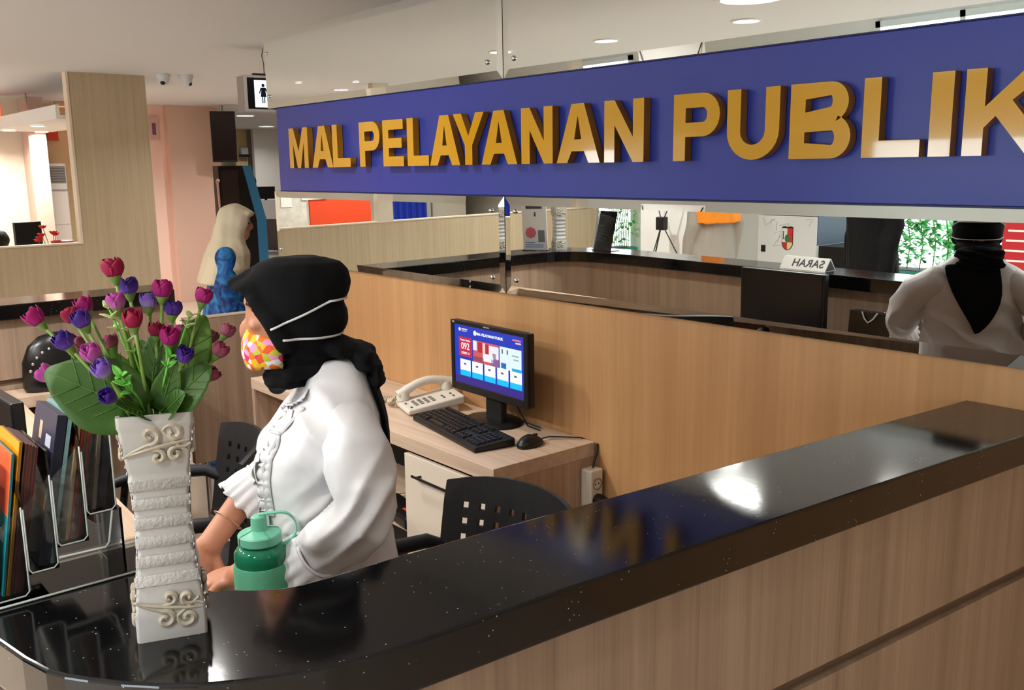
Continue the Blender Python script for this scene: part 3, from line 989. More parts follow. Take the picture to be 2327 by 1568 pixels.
# ------------------------------------------------------------------ vase on the counter corner
M_CERAMIC = mat('white_ceramic', (172, 169, 165), 0.34, noise=0.04, nscale=20)
M_CERBUMP = mat('white_hammered_ceramic', (168, 165, 161), 0.42, bump=0.7, bscale=260)
M_GILT = mat('gilt_rubbed_ceramic', (166, 156, 138), 0.35, noise=0.30, nscale=110)
M_SILVER = mat('silver_glitter', (205, 210, 222), 0.22, metal=0.55, bump=0.8, bscale=500)
def square_ring(bm, r, z, n=6):
    """rounded-square ring, half width r"""
    pts = []
    c = min(0.004, r * 0.2)
    for (sx, sy, a0) in ((1, 1, 0), (-1, 1, 90), (-1, -1, 180), (1, -1, 270)):
        for k in range(3):
            a = math.radians(a0 + 45 * k)
            pts.append((sx * (r - c) + c * math.cos(a), sy * (r - c) + c * math.sin(a)))
    return [bm.verts.new((x, y, z)) for x, y in pts]
def loft(bm, rings, cap0=True, cap1=True):
    n = len(rings[0])
    for a, b in zip(rings, rings[1:]):
        for k in range(n):
            bm.faces.new((a[k], a[(k + 1) % n], b[(k + 1) % n], b[k]))
    if cap0:
        bm.faces.new(list(reversed(rings[0])))
    if cap1:
        bm.faces.new(rings[-1])
def vase_half(z):
    """half width of the waisted vase over its height 0..0.252"""
    k = z / 0.252
    return 0.0365 - 0.0085 * math.sin(PI * min(1, max(0, (k - 0.12) / 0.80))) + (0.0015 if k > 0.95 else 0)
def scroll(bm, cx, cz, r0, turns, sgn, a0, r, M, tail=None):
    pts = []
    n = 16
    for i in range(n + 1):
        t = i / n
        a = a0 + sgn * turns * 2 * PI * t
        rr = r0 * (1 - 0.82 * t)
        pts.append(M @ Vector((cx + rr * math.cos(a), cz + rr * math.sin(a), 0.0006)))
    if tail:
        pts = [M @ Vector((q[0], q[1], 0.0)) for q in tail] + pts
    m = len(pts)
    tube(bm, pts, [r * (0.45 + 0.55 * min(1, i / 5)) for i in range(m)], 6)
def make_vase(label, loc, rotz):
    t = thing('flower_vase', label, 'vase', loc, rotz, 'tall white waisted vases on the counter')
    bm = NB()
    zs_ = [0, 0.004, 0.03, 0.055]
    rings = []
    for i in range(64):
        z = 0.252 * i / 63
        r = vase_half(z)
        if 0.062 < z < 0.190:                    # ribbed waist: six bands
            ph_ = (z - 0.062) / (0.128 / 6.0) % 1.0
            r += 0.0011 * (1 if ph_ < 0.55 else -0.6) * min(1, 12 * min(ph_, 1 - ph_))
        rings.append(square_ring(bm, r, z))
    inner_r = [square_ring(bm, vase_half(z) - 0.004, z) for z in (0.252, 0.235, 0.21)]
    loft(bm, rings + inner_r, True, True)
    obj('body', bm, M_CERAMIC, t, smooth=True, angle=50)
    # hammered bands
    for k in range(6):
        zc = 0.062 + (k + 0.275) * 0.128 / 6.0
        bm = NB()
        rr = []
        for dz, dr in ((-0.0066, -0.0002), (-0.0056, 0.0006), (0.0056, 0.0006), (0.0066, -0.0002)):
            rr.append(square_ring(bm, vase_half(zc + dz) + 0.0008 + dr, zc + dz))
        loft(bm, rr, False, False)
        obj('hammered_band', bm, M_CERBUMP, t, smooth=True)
    # relief scrolls on all four faces, top and bottom
    for f in range(4):
        R_ = Matrix.Rotation(f * PI / 2, 4, 'Z')
        for zc, up in ((0.218, 1), (0.036, -1)):
            half = vase_half(zc) + 0.0006
            bm = NB()
            M = R_ @ FRAME((0, -half, zc), (1, 0, 0), (0, 0, 1))
            scroll(bm, -0.006, 0.012 * up, 0.0105, 1.15, up, -PI * 0.6 * up, 0.0036, M, [(-0.034, -0.010 * up), (-0.024, -0.004 * up), (-0.014, 0.0)])
            scroll(bm, 0.017, 0.013 * up, 0.0105, 1.1, -up, PI * 0.9, 0.0036, M, [(0.030, -0.008 * up), (0.022, -0.002 * up)])
            scroll(bm, 0.000, -0.012 * up, 0.0075, 1.05, -up, PI * 0.5 * up, 0.0032, M, [(-0.026, -0.006 * up), (-0.012, -0.003 * up)])
            scroll(bm, 0.018, -0.010 * up, 0.0075, 1.0, up, PI * 0.4 * up, 0.0032, M, [(0.034, 0.000), (0.028, -0.003 * up)])
            tube(bm, [M @ Vector(q) for q in ((-0.034, -0.009 * up, 0), (-0.018, -0.005 * up, 0.001), (0.0, -0.001 * up, 0.001), (0.018, 0.002 * up, 0.001), (0.033, 0.004 * up, 0))], [0.0010, 0.0022, 0.0026, 0.0022, 0.0010], 6)
            obj('relief_scroll', bm, M_GILT, t, smooth=True)
    # silvery corner beading
    for sx, sy in ((1, 1), (-1, 1), (-1, -1), (1, -1)):
        bm = NB()
        for i in range(26):
            z = 0.03 + 0.20 * i / 25
            r = vase_half(z) + 0.0002
            if (i + sx) % 3:
                ellipsoid(bm, (sx * r, sy * r, z), (0.0008, 0.0008, 0.0022), u=6, v=4)
        obj('corner_beading', bm, M_SILVER, t, smooth=True)
    return t
VX, VY = -0.9995, -1.6685
make_vase('tall white vase of purple flowers on the near counter corner beside the brochures', (VX, VY, 1.10), math.atan2(0.942, 0.335))

# ------------------------------------------------------------------ flowers in the vase
M_STEM = mat('stem_green', (116, 146, 62), 0.5, noise=0.15, nscale=40)
M_CALYX = mat('calyx_green', (98, 132, 58), 0.5, noise=0.2, nscale=60)
M_VEIN = mat('leaf_vein', (74, 112, 40), 0.5)
M_LEAF = mat('leaf_green', (54, 90, 26), 0.5, noise=0.45, nscale=22)
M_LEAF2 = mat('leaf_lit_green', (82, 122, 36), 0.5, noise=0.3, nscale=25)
def petal_mat(name, rgb, tip):
    """petals paler toward their rim (the dyed fabric itself)"""
    if name in MATS:
        return MATS[name]
    m = mat(name, rgb, 0.6, spec=0.3)
    nt = m.node_tree
    b = nt.nodes['Principled BSDF']
    tc = nt.nodes.new('ShaderNodeTexCoord')
    sp = nt.nodes.new('ShaderNodeSeparateXYZ')
    nt.links.new(tc.outputs['Object'], sp.inputs[0])
    ns = nt.nodes.new('ShaderNodeTexNoise'); ns.inputs['Scale'].default_value = 90
    nt.links.new(tc.outputs['Object'], ns.inputs['Vector'])
    ad = nt.nodes.new('ShaderNodeMath'); ad.operation = 'MULTIPLY_ADD'; ad.inputs[1].default_value = 0.010
    nt.links.new(ns.outputs['Fac'], ad.inputs[0]); nt.links.new(sp.outputs['Z'], ad.inputs[2])
    mr = nt.nodes.new('ShaderNodeMapRange'); mr.inputs['From Min'].default_value = -0.008; mr.inputs['From Max'].default_value = 0.010
    nt.links.new(ad.outputs[0], mr.inputs['Value'])
    mx = nt.nodes.new('ShaderNodeMix'); mx.data_type = 'RGBA'
    mx.inputs['A'].default_value = lin(*tip); mx.inputs['B'].default_value = lin(*rgb)
    nt.links.new(mr.outputs['Result'], mx.inputs['Factor']); nt.links.new(mx.outputs['Result'], b.inputs['Base Color'])
    return m
P_MAG = petal_mat('petal_magenta', (136, 6, 84), (160, 40, 124))
P_PUR = petal_mat('petal_purple', (48, 14, 104), (112, 78, 180))
P_PINK = petal_mat('petal_pink_lilac', (150, 56, 128), (196, 136, 186))
P_LIL = petal_mat('petal_lilac', (112, 78, 166), (180, 158, 214))
P_RED = petal_mat('petal_crimson', (132, 12, 50), (150, 24, 80))
P_DUSK = petal_mat('petal_dusky_rose', (122, 42, 66), (170, 106, 124))
PM = {'mag': P_MAG, 'pur': P_PUR, 'pink': P_PINK, 'lil': P_LIL, 'red': P_RED, 'dusk': P_DUSK}
def petal(bm, a, r, h, wdt, curl, z0, tw=0.0):
    """a cupped petal wrapped round the bud axis at angle a"""
    nu, nv = 5, 6
    g = {}
    for i in range(nu):
        u = -1 + 2 * i / (nu - 1)
        for j in range(nv):
            v = j / (nv - 1)
            w = wdt * (0.55 + 0.45 * math.sin(PI * min(1, v * 0.75 + 0.2))) * (1 - 0.45 * max(0, v - 0.75) * 4 * abs(u) ** 1.5)
            ang = a + u * w + tw * v
            rr = r * (0.35 + 0.75 * math.sin(PI * (0.12 + 0.62 * v))) + curl * max(0, v - 0.7) * 3
            z = z0 + h * (v - 0.10 * v * u * u)
            g[i, j] = bm.verts.new((rr * math.cos(ang), rr * math.sin(ang), z))
    for i in range(nu - 1):
        for j in range(nv - 1):
            bm.faces.new((g[i, j], g[i + 1, j], g[i + 1, j + 1], g[i, j + 1]))
def bud(name, label, kind, top, base, size, openness=0.25, group='artificial rosebuds in the vase'):
    """base: foot of the stem inside the vase; top: middle of the bud"""
    top, base = Vector(top), Vector(base)
    t = thing(name, label, 'flower', top, 0, group)
    mid = base.lerp(top, 0.55) + Vector((0, 0, 0.012))
    d = (top - mid).normalized()
    M = d.to_track_quat('Z', 'Y').to_matrix().to_4x4()
    bm = NB()
    r0 = random.random() * 6
    for layer, (rr, hh, n, cu) in enumerate(((0.50, 1.0, 3, 0), (0.76, 1.02, 3, 0.10 * openness), (1.0, 0.98, 4, 0.35 * openness))):
        for k in range(n):
            petal(bm, r0 + layer * 0.6 + k * 2 * PI / n, size * 0.52 * rr, size * hh * random.uniform(0.93, 1.06), 1.25 if n == 3 else 0.98, size * cu, -size * 0.42, 0.25)
    o = obj('petals', bm, PM[kind], t, smooth='all', solid=0.0007)
    o.matrix_local = M
    bm = NB()
    lathe(bm, [(0.0016, -size * 0.95), (size * 0.20, -size * 0.74), (size * 0.36, -size * 0.42), (size * 0.43, -size * 0.20)], 12, cap1=False)
    for k in range(5):
        a = k * 2 * PI / 5
        e = size * 0.46
        q = [bm.verts.new(p) for p in ((e * math.cos(a - .5), e * math.sin(a - .5), -size * .24), (e * math.cos(a + .5), e * math.sin(a + .5), -size * .24), (e * 1.12 * math.cos(a), e * 1.12 * math.sin(a), size * .14))]
        bm.faces.new(q)
    o = obj('calyx', bm, M_CALYX, t, smooth=True)
    o.matrix_local = M
    bm = NB()
    a, b = base - top, -d * size * 0.85
    p = [a, a.lerp(b, 0.35) + Vector((0, 0, 0.008)), a.lerp(b, 0.7) + Vector((0, 0, 0.008)), b]
    tube(bm, p, [0.0021, 0.0021, 0.0019, 0.0019], 7)
    obj('stem', bm, M_STEM, t, smooth='all')
    return t
FLOWERS = [
    ('red', (-1.0083, -1.6955, 1.5031), 0.0265, 'tallest crimson rosebud, highest flower in the vase'),
    ('pur', (-1.0233, -1.6770, 1.4808), 0.0240, 'dark purple rosebud just right of the tallest flower'),
    ('mag', (-0.9940, -1.6516, 1.4784), 0.0250, 'round magenta rosebud near the top, over the lilac blooms'),
    ('mag', (-0.9905, -1.6089, 1.4670), 0.0220, 'magenta bud on a long stem at the right, before the blue dress'),
    ('mag', (-1.0225, -1.7709, 1.4581), 0.0230, 'pink-magenta bud furthest left on a long slanting stem'),
    ('mag', (-1.0372, -1.7193, 1.4629), 0.0220, 'magenta rosebud at upper left beside the pale leaf sprig'),
    ('red', (-1.0316, -1.7346, 1.4549), 0.0210, 'crimson bud partly behind the purple bud at upper left'),
    ('pur', (-1.0093, -1.7306, 1.4528), 0.0230, 'purple bud overlapping the crimson bud at upper left'),
    ('pink', (-0.9987, -1.6984, 1.4694), 0.0230, 'pale pink tulip-shaped bud left of the thick central stem'),
    ('lil', (-1.0175, -1.6591, 1.4635), 0.0220, 'pale lilac open bud below the purple one, upper middle'),
    ('pur', (-0.9911, -1.6427, 1.4570), 0.0220, 'dark violet oval bud right of the round magenta bud'),
    ('red', (-0.9751, -1.6905, 1.4528), 0.0240, 'deep crimson bud low in the centre front'),
    ('red', (-0.9968, -1.6602, 1.4354), 0.0200, 'slim crimson bud just left of the open magenta flower'),
    ('mag', (-0.9645, -1.6581, 1.4318), 0.0240, 'open magenta flower before the right-hand round leaf'),
    ('pur', (-1.0052, -1.7503, 1.4334), 0.0230, 'dark purple bud above the big left leaf'),
    ('pink', (-0.9880, -1.7297, 1.4204), 0.0240, 'pink and mauve bud above the right edge of the big left leaf'),
    ('lil', (-0.9757, -1.7244, 1.4051), 0.0240, 'lilac-purple bud lowest over the big left leaf'),
    ('pink', (-1.0307, -1.7641, 1.3976), 0.0220, 'pale lilac bud peeping out left of the big round leaf'),
    ('dusk', (-0.9930, -1.5843, 1.4253), 0.0190, 'dusky rose bud at the far right, upper of the cluster'),
    ('dusk', (-0.9772, -1.6004, 1.4077), 0.0210, 'dusky pink closed bud at the far right, below its neighbour'),
    ('dusk', (-1.0074, -1.5962, 1.4184), 0.0170, 'small dusky bud tucked against the right leaf edge'),
    ('dusk', (-0.9801, -1.6091, 1.3819), 0.0180, 'dusky red bud low at the right beside pale sprigs'),
    ('pur', (-0.9559, -1.6476, 1.4120), 0.0210, 'violet bud low in front of the right leaf'),
    ('pur', (-0.9699, -1.7227, 1.3775), 0.0200, 'deep violet bud lowest, just above the vase rim'),
    ('dusk', (-1.0399, -1.6954, 1.4208), 0.0200, 'dusky rose bud half hidden behind stems in the middle'),
    ('dusk', (-1.0496, -1.7251, 1.4204), 0.0190, 'dusky pink bud behind the dark purple one at left'),
    ('pink', (-1.0078, -1.6295, 1.4294), 0.0170, 'tiny pink bud behind the right-hand round leaf'),
]
for kind, pos, size, lab in FLOWERS:
    dx, dy = pos[0] - VX, pos[1] - VY
    r_ = math.hypot(dx, dy) + 1e-6
    k = min(0.019, r_ * 0.28) / r_
    bud('artificial_rosebud', lab, kind, pos, (VX + dx * k, VY + dy * k, 1.315), size * 0.74, random.uniform(0.0, 0.3))

def leaf_mesh(bm, w, l, cup=0.25, curl=0.15, M=None, nu=9, nv=9):
    """broad leaf lying in local x-y, stalk at the origin, growing along +y"""
    g = {}
    for i in range(nu):
        u = -1 + 2 * i / (nu - 1)
        for j in range(nv):
            t = j / (nv - 1)
            ww = w / 2 * math.sin(PI * (0.04 + 0.93 * t) ** 0.78) ** 0.62 * (1 + 0.03 * math.sin(t * 40) * abs(u))
            p = Vector((u * ww, l * t - 0.03 * l * u * u, cup * ww * abs(u) ** 1.4 - curl * l * (t - 0.3) ** 2))
            g[i, j] = bm.verts.new(M @ p if M is not None else p)
    for i in range(nu - 1):
        for j in range(nv - 1):
            bm.faces.new((g[i, j], g[i + 1, j], g[i + 1, j + 1], g[i, j + 1]))
V_AWAY = Vector((-0.951, 0.311, 0))
V_LEFT = Vector((-0.311, -0.951, 0))
def big_leaf(label, base, tip, w, face, m=None, cup=0.2, curl=0.12):
    base, tip, face = Vector(base), Vector(tip), Vector(face).normalized()
    t = thing('artificial_leaf', label, 'leaf', base, 0, 'large green leaves in the vase')
    y = (tip - base).normalized()
    x = y.cross(face).normalized()
    bm = NB()
    leaf_mesh(bm, w, (tip - base).length, cup, curl, FRAME((0, 0, 0), x, y))
    o = obj('blade', bm, m or M_LEAF, t, smooth='all', solid=0.0006)
    bm = NB()
    L = (tip - base).length
    z = x.cross(y)
    tube(bm, [y * (L * q) + z * (-curl * L * (q - 0.3) ** 2 + 0.0009) for q in (0, .25, .5, .75, .97)], [0.0014, 0.0011, 0.0008, 0.0006, 0.0003], 5)
    for q in (0.2, 0.35, 0.5, 0.65):
        for s in (-1, 1):
            ww = w / 2 * 0.75
            a = y * (L * q) + z * (-curl * L * (q - 0.3) ** 2 + 0.0007)
            e = y * (L * min(0.95, q + 0.2)) + x * (s * ww * 0.8) + z * (cup * ww * 0.72 - curl * L * (q - 0.1) ** 2 + 0.0006)
            tube(bm, [a, e], [0.0006, 0.0003], 4)
    obj('vein', bm, M_VEIN, t, smooth='all')
    c = Vector((VX, VY, 1.305)) - base
    bm = NB(); tube(bm, [c, c * 0.5 + Vector((0, 0, 0.004)), Vector((0, 0, 0))], 0.0018, 6)
    obj('stalk', bm, M_STEM, t, smooth='all')
    return t
toC = -V_AWAY
U = Vector((0, 0, 1))
def vp(l, a, z):
    """vase-centred point: l to the picture's left, a away from the viewer, height z"""
    p = Vector((VX, VY, 0)) + V_LEFT * l + V_AWAY * a
    return Vector((p.x, p.y, z))
big_leaf('largest round leaf, spreading left over the vase rim', vp(0.012, -0.02, 1.352), vp(0.100, -0.015, 1.404), 0.078, toC + U * 0.35 + V_LEFT * 0.1, M_LEAF)
big_leaf('tall round leaf catching the light at the right of the bouquet', vp(-0.012, 0.0, 1.352), vp(-0.060, 0.012, 1.446), 0.056, toC + U * 0.25 - V_LEFT * 0.15, M_LEAF2)
big_leaf('dark leaf at the right rim in front of the tall round leaf', vp(-0.006, -0.02, 1.350), vp(-0.058, -0.030, 1.398), 0.046, toC * 0.8 + U * 0.5, M_LEAF)
big_leaf('narrow upright leaf in the middle of the bouquet', vp(0.004, -0.004, 1.352), vp(-0.010, 0.0, 1.440), 0.036, toC + V_LEFT * 0.4, M_LEAF)
big_leaf('leaning leaf left of the middle, under the crimson bud', vp(0.010, 0.0, 1.352), vp(0.042, 0.012, 1.418), 0.034, toC + U * 0.3 - V_LEFT * 0.5, M_LEAF2)
big_leaf('short dark leaf folded over the front rim', vp(0.008, -0.022, 1.349), vp(0.034, -0.046, 1.370), 0.040, U + toC * 0.6, M_LEAF)
big_leaf('short dark leaf at the right front of the rim', vp(-0.010, -0.022, 1.349), vp(-0.030, -0.040, 1.374), 0.034, U + toC * 0.8, M_LEAF)
big_leaf('slim curled leaf between centre and right leaf', vp(-0.006, -0.012, 1.350), vp(-0.024, -0.034, 1.408), 0.030, toC + V_LEFT * 0.2, M_LEAF)
big_leaf('half-hidden leaf behind the bouquet stems', vp(0.0, 0.016, 1.352), vp(0.010, 0.045, 1.420), 0.045, toC + U * 0.2, M_LEAF)
M_SPRIG = mat('pale_sprig', (184, 200, 132), 0.5, noise=0.2, nscale=60)
M_SPRIG2 = mat('bright_sprig', (98, 176, 62), 0.45, noise=0.2, nscale=60)
def sprig(label, tip, m, n=7, size=0.013, spread=0.022):
    tip = Vector(tip)
    t = thing('leaf_sprig', label, 'foliage', tip, 0, 'small filler sprigs in the vase')
    base = Vector((VX, VY, 1.315)) - tip
    bm = NB(); tube(bm, [base, base * 0.5 + Vector((0, 0, 0.012)), Vector((0, 0, 0))], 0.0012, 6); obj('stem', bm, M_SPRIG2, t, smooth='all')
    d = -base.normalized()
    for k in range(n):
        a = k * 2.4
        s = d.orthogonal().normalized()
        q = Matrix.Rotation(a, 4, d) @ s
        o0 = d * (-0.012 * (k // 3)) 
        e = (q * 0.8 + d * 0.7).normalized()
        bm = NB()
        f = e.cross(d).normalized()
        leaf_mesh(bm, size * 0.55, size * random.uniform(0.8, 1.2), 0.3, 0.2, FRAME(o0, f, e), 5, 5)
        obj('leaflet', bm, m, t, smooth='all', solid=0.0008)
    return t
sprig('cream-tipped leaf sprig at upper left of the bouquet', (-1.001, -1.705, 1.463), M_SPRIG, 8)
sprig('bright green sprig hanging over the front, above the vase rim', (-0.961, -1.711, 1.398), M_SPRIG2, 8, 0.014)
sprig('pale two-leaf sprig lowest at the right', (-0.984, -1.620, 1.366), M_SPRIG, 4, 0.014)
sprig('pale sprig between the dusky buds at the right', (-0.992, -1.613, 1.388), M_SPRIG, 4, 0.010)
sprig('bright green sprig under the open magenta flower', (-0.956, -1.663, 1.412), M_SPRIG2, 5, 0.011)
sprig('cream sprig behind the dark violet bud', (-0.986, -1.628, 1.447), M_SPRIG, 6, 0.012)
sprig('pale green sprig under the crimson bud in the middle', (-1.000, -1.690, 1.437), M_SPRIG, 8, 0.012)
# ------------------------------------------------------------------ poster on the outer corner of the front counter
po = thing('counter_poster', 'white poster with a red margin fixed to the counter front at the bottom left', 'poster', (-1.32, -1.838, 0.50), math.radians(7.5))
bm = NB(); box(bm, -0.40, 0.300, -0.006, -0.001, 0.0, 0.50); obj('sheet', bm, mat('white_paper', (232, 230, 226), 0.7), po)
bm = NB(); box(bm, -0.40, 0.165, -0.0075, -0.006, 0.0, 0.50); obj('red_field', bm, mat('poster_red', (176, 30, 34), 0.5), po)
# ------------------------------------------------------------------ acrylic brochure holder
def acrylic(name, tint=(0.95, 0.97, 0.96)):
    m = bpy.data.materials.new(name)
    m.use_nodes = True
    nt = m.node_tree
    nt.nodes.clear()
    out = nt.nodes.new('ShaderNodeOutputMaterial')
    mx = nt.nodes.new('ShaderNodeMixShader')
    tr = nt.nodes.new('ShaderNodeBsdfTransparent'); tr.inputs[0].default_value = tint + (1,)
    gl = nt.nodes.new('ShaderNodeBsdfGlossy'); gl.inputs['Roughness'].default_value = 0.03
    fr = nt.nodes.new('ShaderNodeFresnel'); fr.inputs['IOR'].default_value = 1.49
    nt.links.new(fr.outputs[0], mx.inputs[0]); nt.links.new(tr.outputs[0], mx.inputs[1]); nt.links.new(gl.outputs[0], mx.inputs[2])
    nt.links.new(mx.outputs[0], out.inputs[0])
    return m
M_ACR = acrylic('clear_acrylic')
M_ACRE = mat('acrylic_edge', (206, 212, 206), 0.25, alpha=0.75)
HX0, HX1 = -1.284, -1.166
bh = thing('brochure_holder', 'clear acrylic stepped brochure rack on the counter left of the flower vase', 'brochure holder', (0, 0, 1.10))
def acr(bm, x0, x1, y0, y1, z0, z1):
    box(bm, x0, x1, y0, y1, z0, z1)
TI = [(-1.816, -1.776, 0.010, 0.118), (-1.776, -1.742, 0.036, 0.150), (-1.742, -1.706, 0.061, 0.178), (-1.706, -1.670, 0.092, 0.206)]
for k, (y0, y1, zb, zt) in enumerate(TI):
    bm = NB()
    acr(bm, HX0, HX1, y0, y0 + 0.003, zb, zb + 0.070)                      # front lip
    acr(bm, HX0, HX1, y0, y1, zb - 0.003, zb)                              # pocket floor
    acr(bm, HX0, HX1, y1 - 0.003, y1, zb, zt + 0.03)                       # back
    for x in (HX0, HX1 - 0.003):                                          # sides, slanting top
        vs = box(bm, x, x + 0.003, y0, y1, zb, zt)
        for q in vs:
            if q.co.z > zb + 0.01 and q.co.y < (y0 + y1) / 2:
                q.co.z -= 0.035
    pk = obj('pocket', bm, M_ACR, bh)
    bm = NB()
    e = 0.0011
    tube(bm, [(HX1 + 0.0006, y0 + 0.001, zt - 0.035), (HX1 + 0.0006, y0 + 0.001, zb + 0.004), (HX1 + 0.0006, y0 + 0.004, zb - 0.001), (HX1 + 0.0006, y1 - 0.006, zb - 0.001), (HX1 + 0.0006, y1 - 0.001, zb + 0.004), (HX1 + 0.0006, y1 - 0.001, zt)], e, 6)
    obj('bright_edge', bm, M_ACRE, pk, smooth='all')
bm = NB()
acr(bm, HX0, HX1, -1.84, -1.60, 0.0006, 0.0036)
acr(bm, HX0, HX1, -1.668, -1.665, 0.0036, 0.09)
obj('base', bm, M_ACR, bh)
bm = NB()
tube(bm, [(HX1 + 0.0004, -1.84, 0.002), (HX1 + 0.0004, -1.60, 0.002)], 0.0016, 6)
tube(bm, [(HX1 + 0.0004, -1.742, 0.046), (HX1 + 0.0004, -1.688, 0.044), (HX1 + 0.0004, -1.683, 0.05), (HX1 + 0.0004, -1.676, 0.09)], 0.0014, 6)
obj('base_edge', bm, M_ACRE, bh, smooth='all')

def brochure(label, y, zb, lean, h, thick, cover, edge, blocks=(), w=0.098, dx=0.0, pages=(200, 190, 175)):
    """stands in a pocket, cover facing the front (-y), leaning back"""
    t = thing('brochure', label, 'brochure', ((HX0 + HX1) / 2 + dx, y, 1.10 + zb + 0.0006), 0, 'printed brochures in the acrylic rack')
    t.rotation_euler = (-math.radians(lean), 0, 0)
    bm = NB(); box(bm, -w / 2, w / 2, -thick / 2 + 0.0004, thick / 2, 0, h); obj('pages', bm, mat('edge_%d_%d_%d' % edge, edge, 0.6), t)
    bm = NB(); box(bm, -w / 2 - 0.0003, w / 2 + 0.0003, -thick / 2 - 0.0002, -thick / 2 + 0.0004, 0, h); cv = obj('cover', bm, mat('cover_%d_%d_%d' % cover, cover, 0.3), t)
    for (u0, u1, v0, v1, rgb) in blocks:
        bm = NB(); box(bm, -w / 2 + u0 * w, -w / 2 + u1 * w, -thick / 2 - 0.0005, -thick / 2 - 0.0002, v0 * h, v1 * h); obj('printed_block', bm, mat('ink_%d_%d_%d' % rgb, rgb, 0.35), cv)
    return t
W_ = (235, 235, 230)
brochure('white glossy leaflet at the very front of the rack, cut by the picture edge', -1.8065, 0.010, 3, 0.165, 0.0015, (228, 230, 232), (220, 220, 220), [(0.1, 0.5, 0.3, 0.5, (120, 140, 170))], dx=-0.006)
brochure('teal and orange brochure at the front of the lowest pocket', -1.8030, 0.010, 9, 0.172, 0.0025, (22, 150, 160), (30, 120, 124), [(0.0, 1.0, 0.56, 1.0, (232, 98, 52)), (0.45, 0.8, 0.62, 0.72, (110, 60, 150)), (0.55, 0.85, 0.36, 0.44, W_), (0.15, 0.5, 0.1, 0.3, (190, 210, 220))])
brochure('yellow brochure behind the teal and orange one', -1.7985, 0.010, 10, 0.185, 0.0035, (226, 150, 22), (150, 96, 26), [(0.1, 0.9, 0.2, 0.5, (176, 106, 24))])
for k in range(4):
    brochure(['dark red booklet, first behind the yellow brochure', 'dark red booklet, second behind the yellow brochure', 'dark red booklet, third behind the yellow brochure', 'dark red booklet at the back of the lowest pocket'][k], -1.7945 + k * 0.0036, 0.010, 11, 0.182 - 0.002 * k, 0.003, (90, 60, 46), ((70, 22, 20), (92, 26, 22), (60, 30, 26), (80, 20, 24))[k], [(0, 1, 0.7, 1, (70, 62, 54))])
brochure('thick navy brochure standing tallest in the second pocket', -1.757, 0.036, 12, 0.184, 0.011, (56, 54, 78), (20, 24, 46), [(0.30, 0.42, 0.78, 0.90, (210, 180, 150)), (0.62, 0.85, 0.76, 0.84, (200, 204, 220)), (0.2, 0.95, 0.36, 0.48, (170, 128, 40)), (0.1, 1.0, 0.50, 0.52, (130, 110, 140)), (0.0, 1.0, 0.0, 0.3, (44, 44, 66))])
brochure('pale blue booklet behind the navy brochure', -1.7475, 0.036, 12, 0.186, 0.004, (130, 170, 172), (120, 160, 160))
brochure('red and cream brochure with white text lines in the third pocket', -1.7285, 0.061, 11, 0.170, 0.004, (206, 178, 140), (178, 140, 90), [(0.0, 1.0, 0.66, 0.97, (200, 62, 44)), (0.25, 0.8, 0.86, 0.91, W_), (0.2, 0.8, 0.78, 0.83, W_), (0.3, 0.85, 0.70, 0.745, (230, 200, 180)), (0.1, 0.9, 0.2, 0.4, (186, 120, 100))])
for k in range(4):
    brochure(['red-edged booklet, first behind the red and cream brochure', 'green-edged booklet in the third pocket', 'red-edged booklet, third behind the red and cream brochure', 'dark-edged booklet at the back of the third pocket'][k], -1.7235 + k * 0.0038, 0.061, 11, 0.166 - 0.003 * k, 0.003, (150, 60, 50), ((150, 40, 34), (70, 84, 46), (140, 36, 40), (46, 40, 36))[k])
brochure('cream photo brochure in the highest pocket', -1.694, 0.092, 9, 0.140, 0.004, (170, 150, 120), (120, 110, 96), [(0.1, 0.9, 0.5, 0.9, (120, 120, 140)), (0.3, 0.9, 0.7, 0.95, (190, 140, 80))])
brochure('dark blue folder at the back of the highest pocket', -1.6845, 0.092, 9, 0.146, 0.008, (30, 36, 54), (22, 27, 40), [(0.0, 1.0, 0.18, 0.24, (60, 70, 86)), (0.0, 1.0, 0.42, 0.48, (58, 66, 84)), (0, 1, 0.66, 0.72, (56, 64, 80))])

# ------------------------------------------------------------------ water bottle on the front desk
bt = thing('water_bottle', 'green plastic water bottle with mint lid and carrying loop before the receptionist', 'bottle', (-1.318, -1.420, 0.757), math.radians(68))
M_MINT = mat('mint_plastic', (112, 190, 160), 0.42)
M_BOT = mat('translucent_green', (34, 140, 100), 0.12, trans=0.35, ior=1.2, coat=0.6)
M_SLV = mat('frosted_green_sleeve', (104, 184, 146), 0.4, trans=0.1, ior=1.1)
bm = NB(); lathe(bm, [(0.036, 0.0), (0.0395, 0.006), (0.0395, 0.240), (0.0412, 0.249), (0.0405, 0.258), (0.036, 0.266), (0.0285, 0.271), (0.0285, 0.277)], 40); obj('body', bm, M_BOT, bt, smooth=True)
bm = NB(); lathe(bm, [(0.0402, 0.03), (0.0428, 0.034), (0.0428, 0.234), (0.0418, 0.2405), (0.0400, 0.2405)], 40, cap0=False, cap1=False); obj('sleeve', bm, M_SLV, bt, smooth=True)
bm = NB(); lathe(bm, [(0.0322, 0.2725), (0.0335, 0.2745), (0.0335, 0.2865), (0.0318, 0.2885), (0.014, 0.2935), (0.0, 0.2940)], 40, cap1=False); ldo = obj('lid', bm, M_MINT, bt, smooth=True, angle=30)
for k in range(4):
    a = k * PI / 2 + 0.4
    bm = NB(); tube(bm, [(0.013 * math.cos(a), 0.013 * math.sin(a), 0.2940), (0.0315 * math.cos(a), 0.0315 * math.sin(a), 0.2888), (0.0338 * math.cos(a), 0.0338 * math.sin(a), 0.286), (0.0338 * math.cos(a), 0.0338 * math.sin(a), 0.275)], 0.0009, 5); obj('lid_rib', bm, mat('mint_rib', (84, 160, 132), 0.5), ldo)
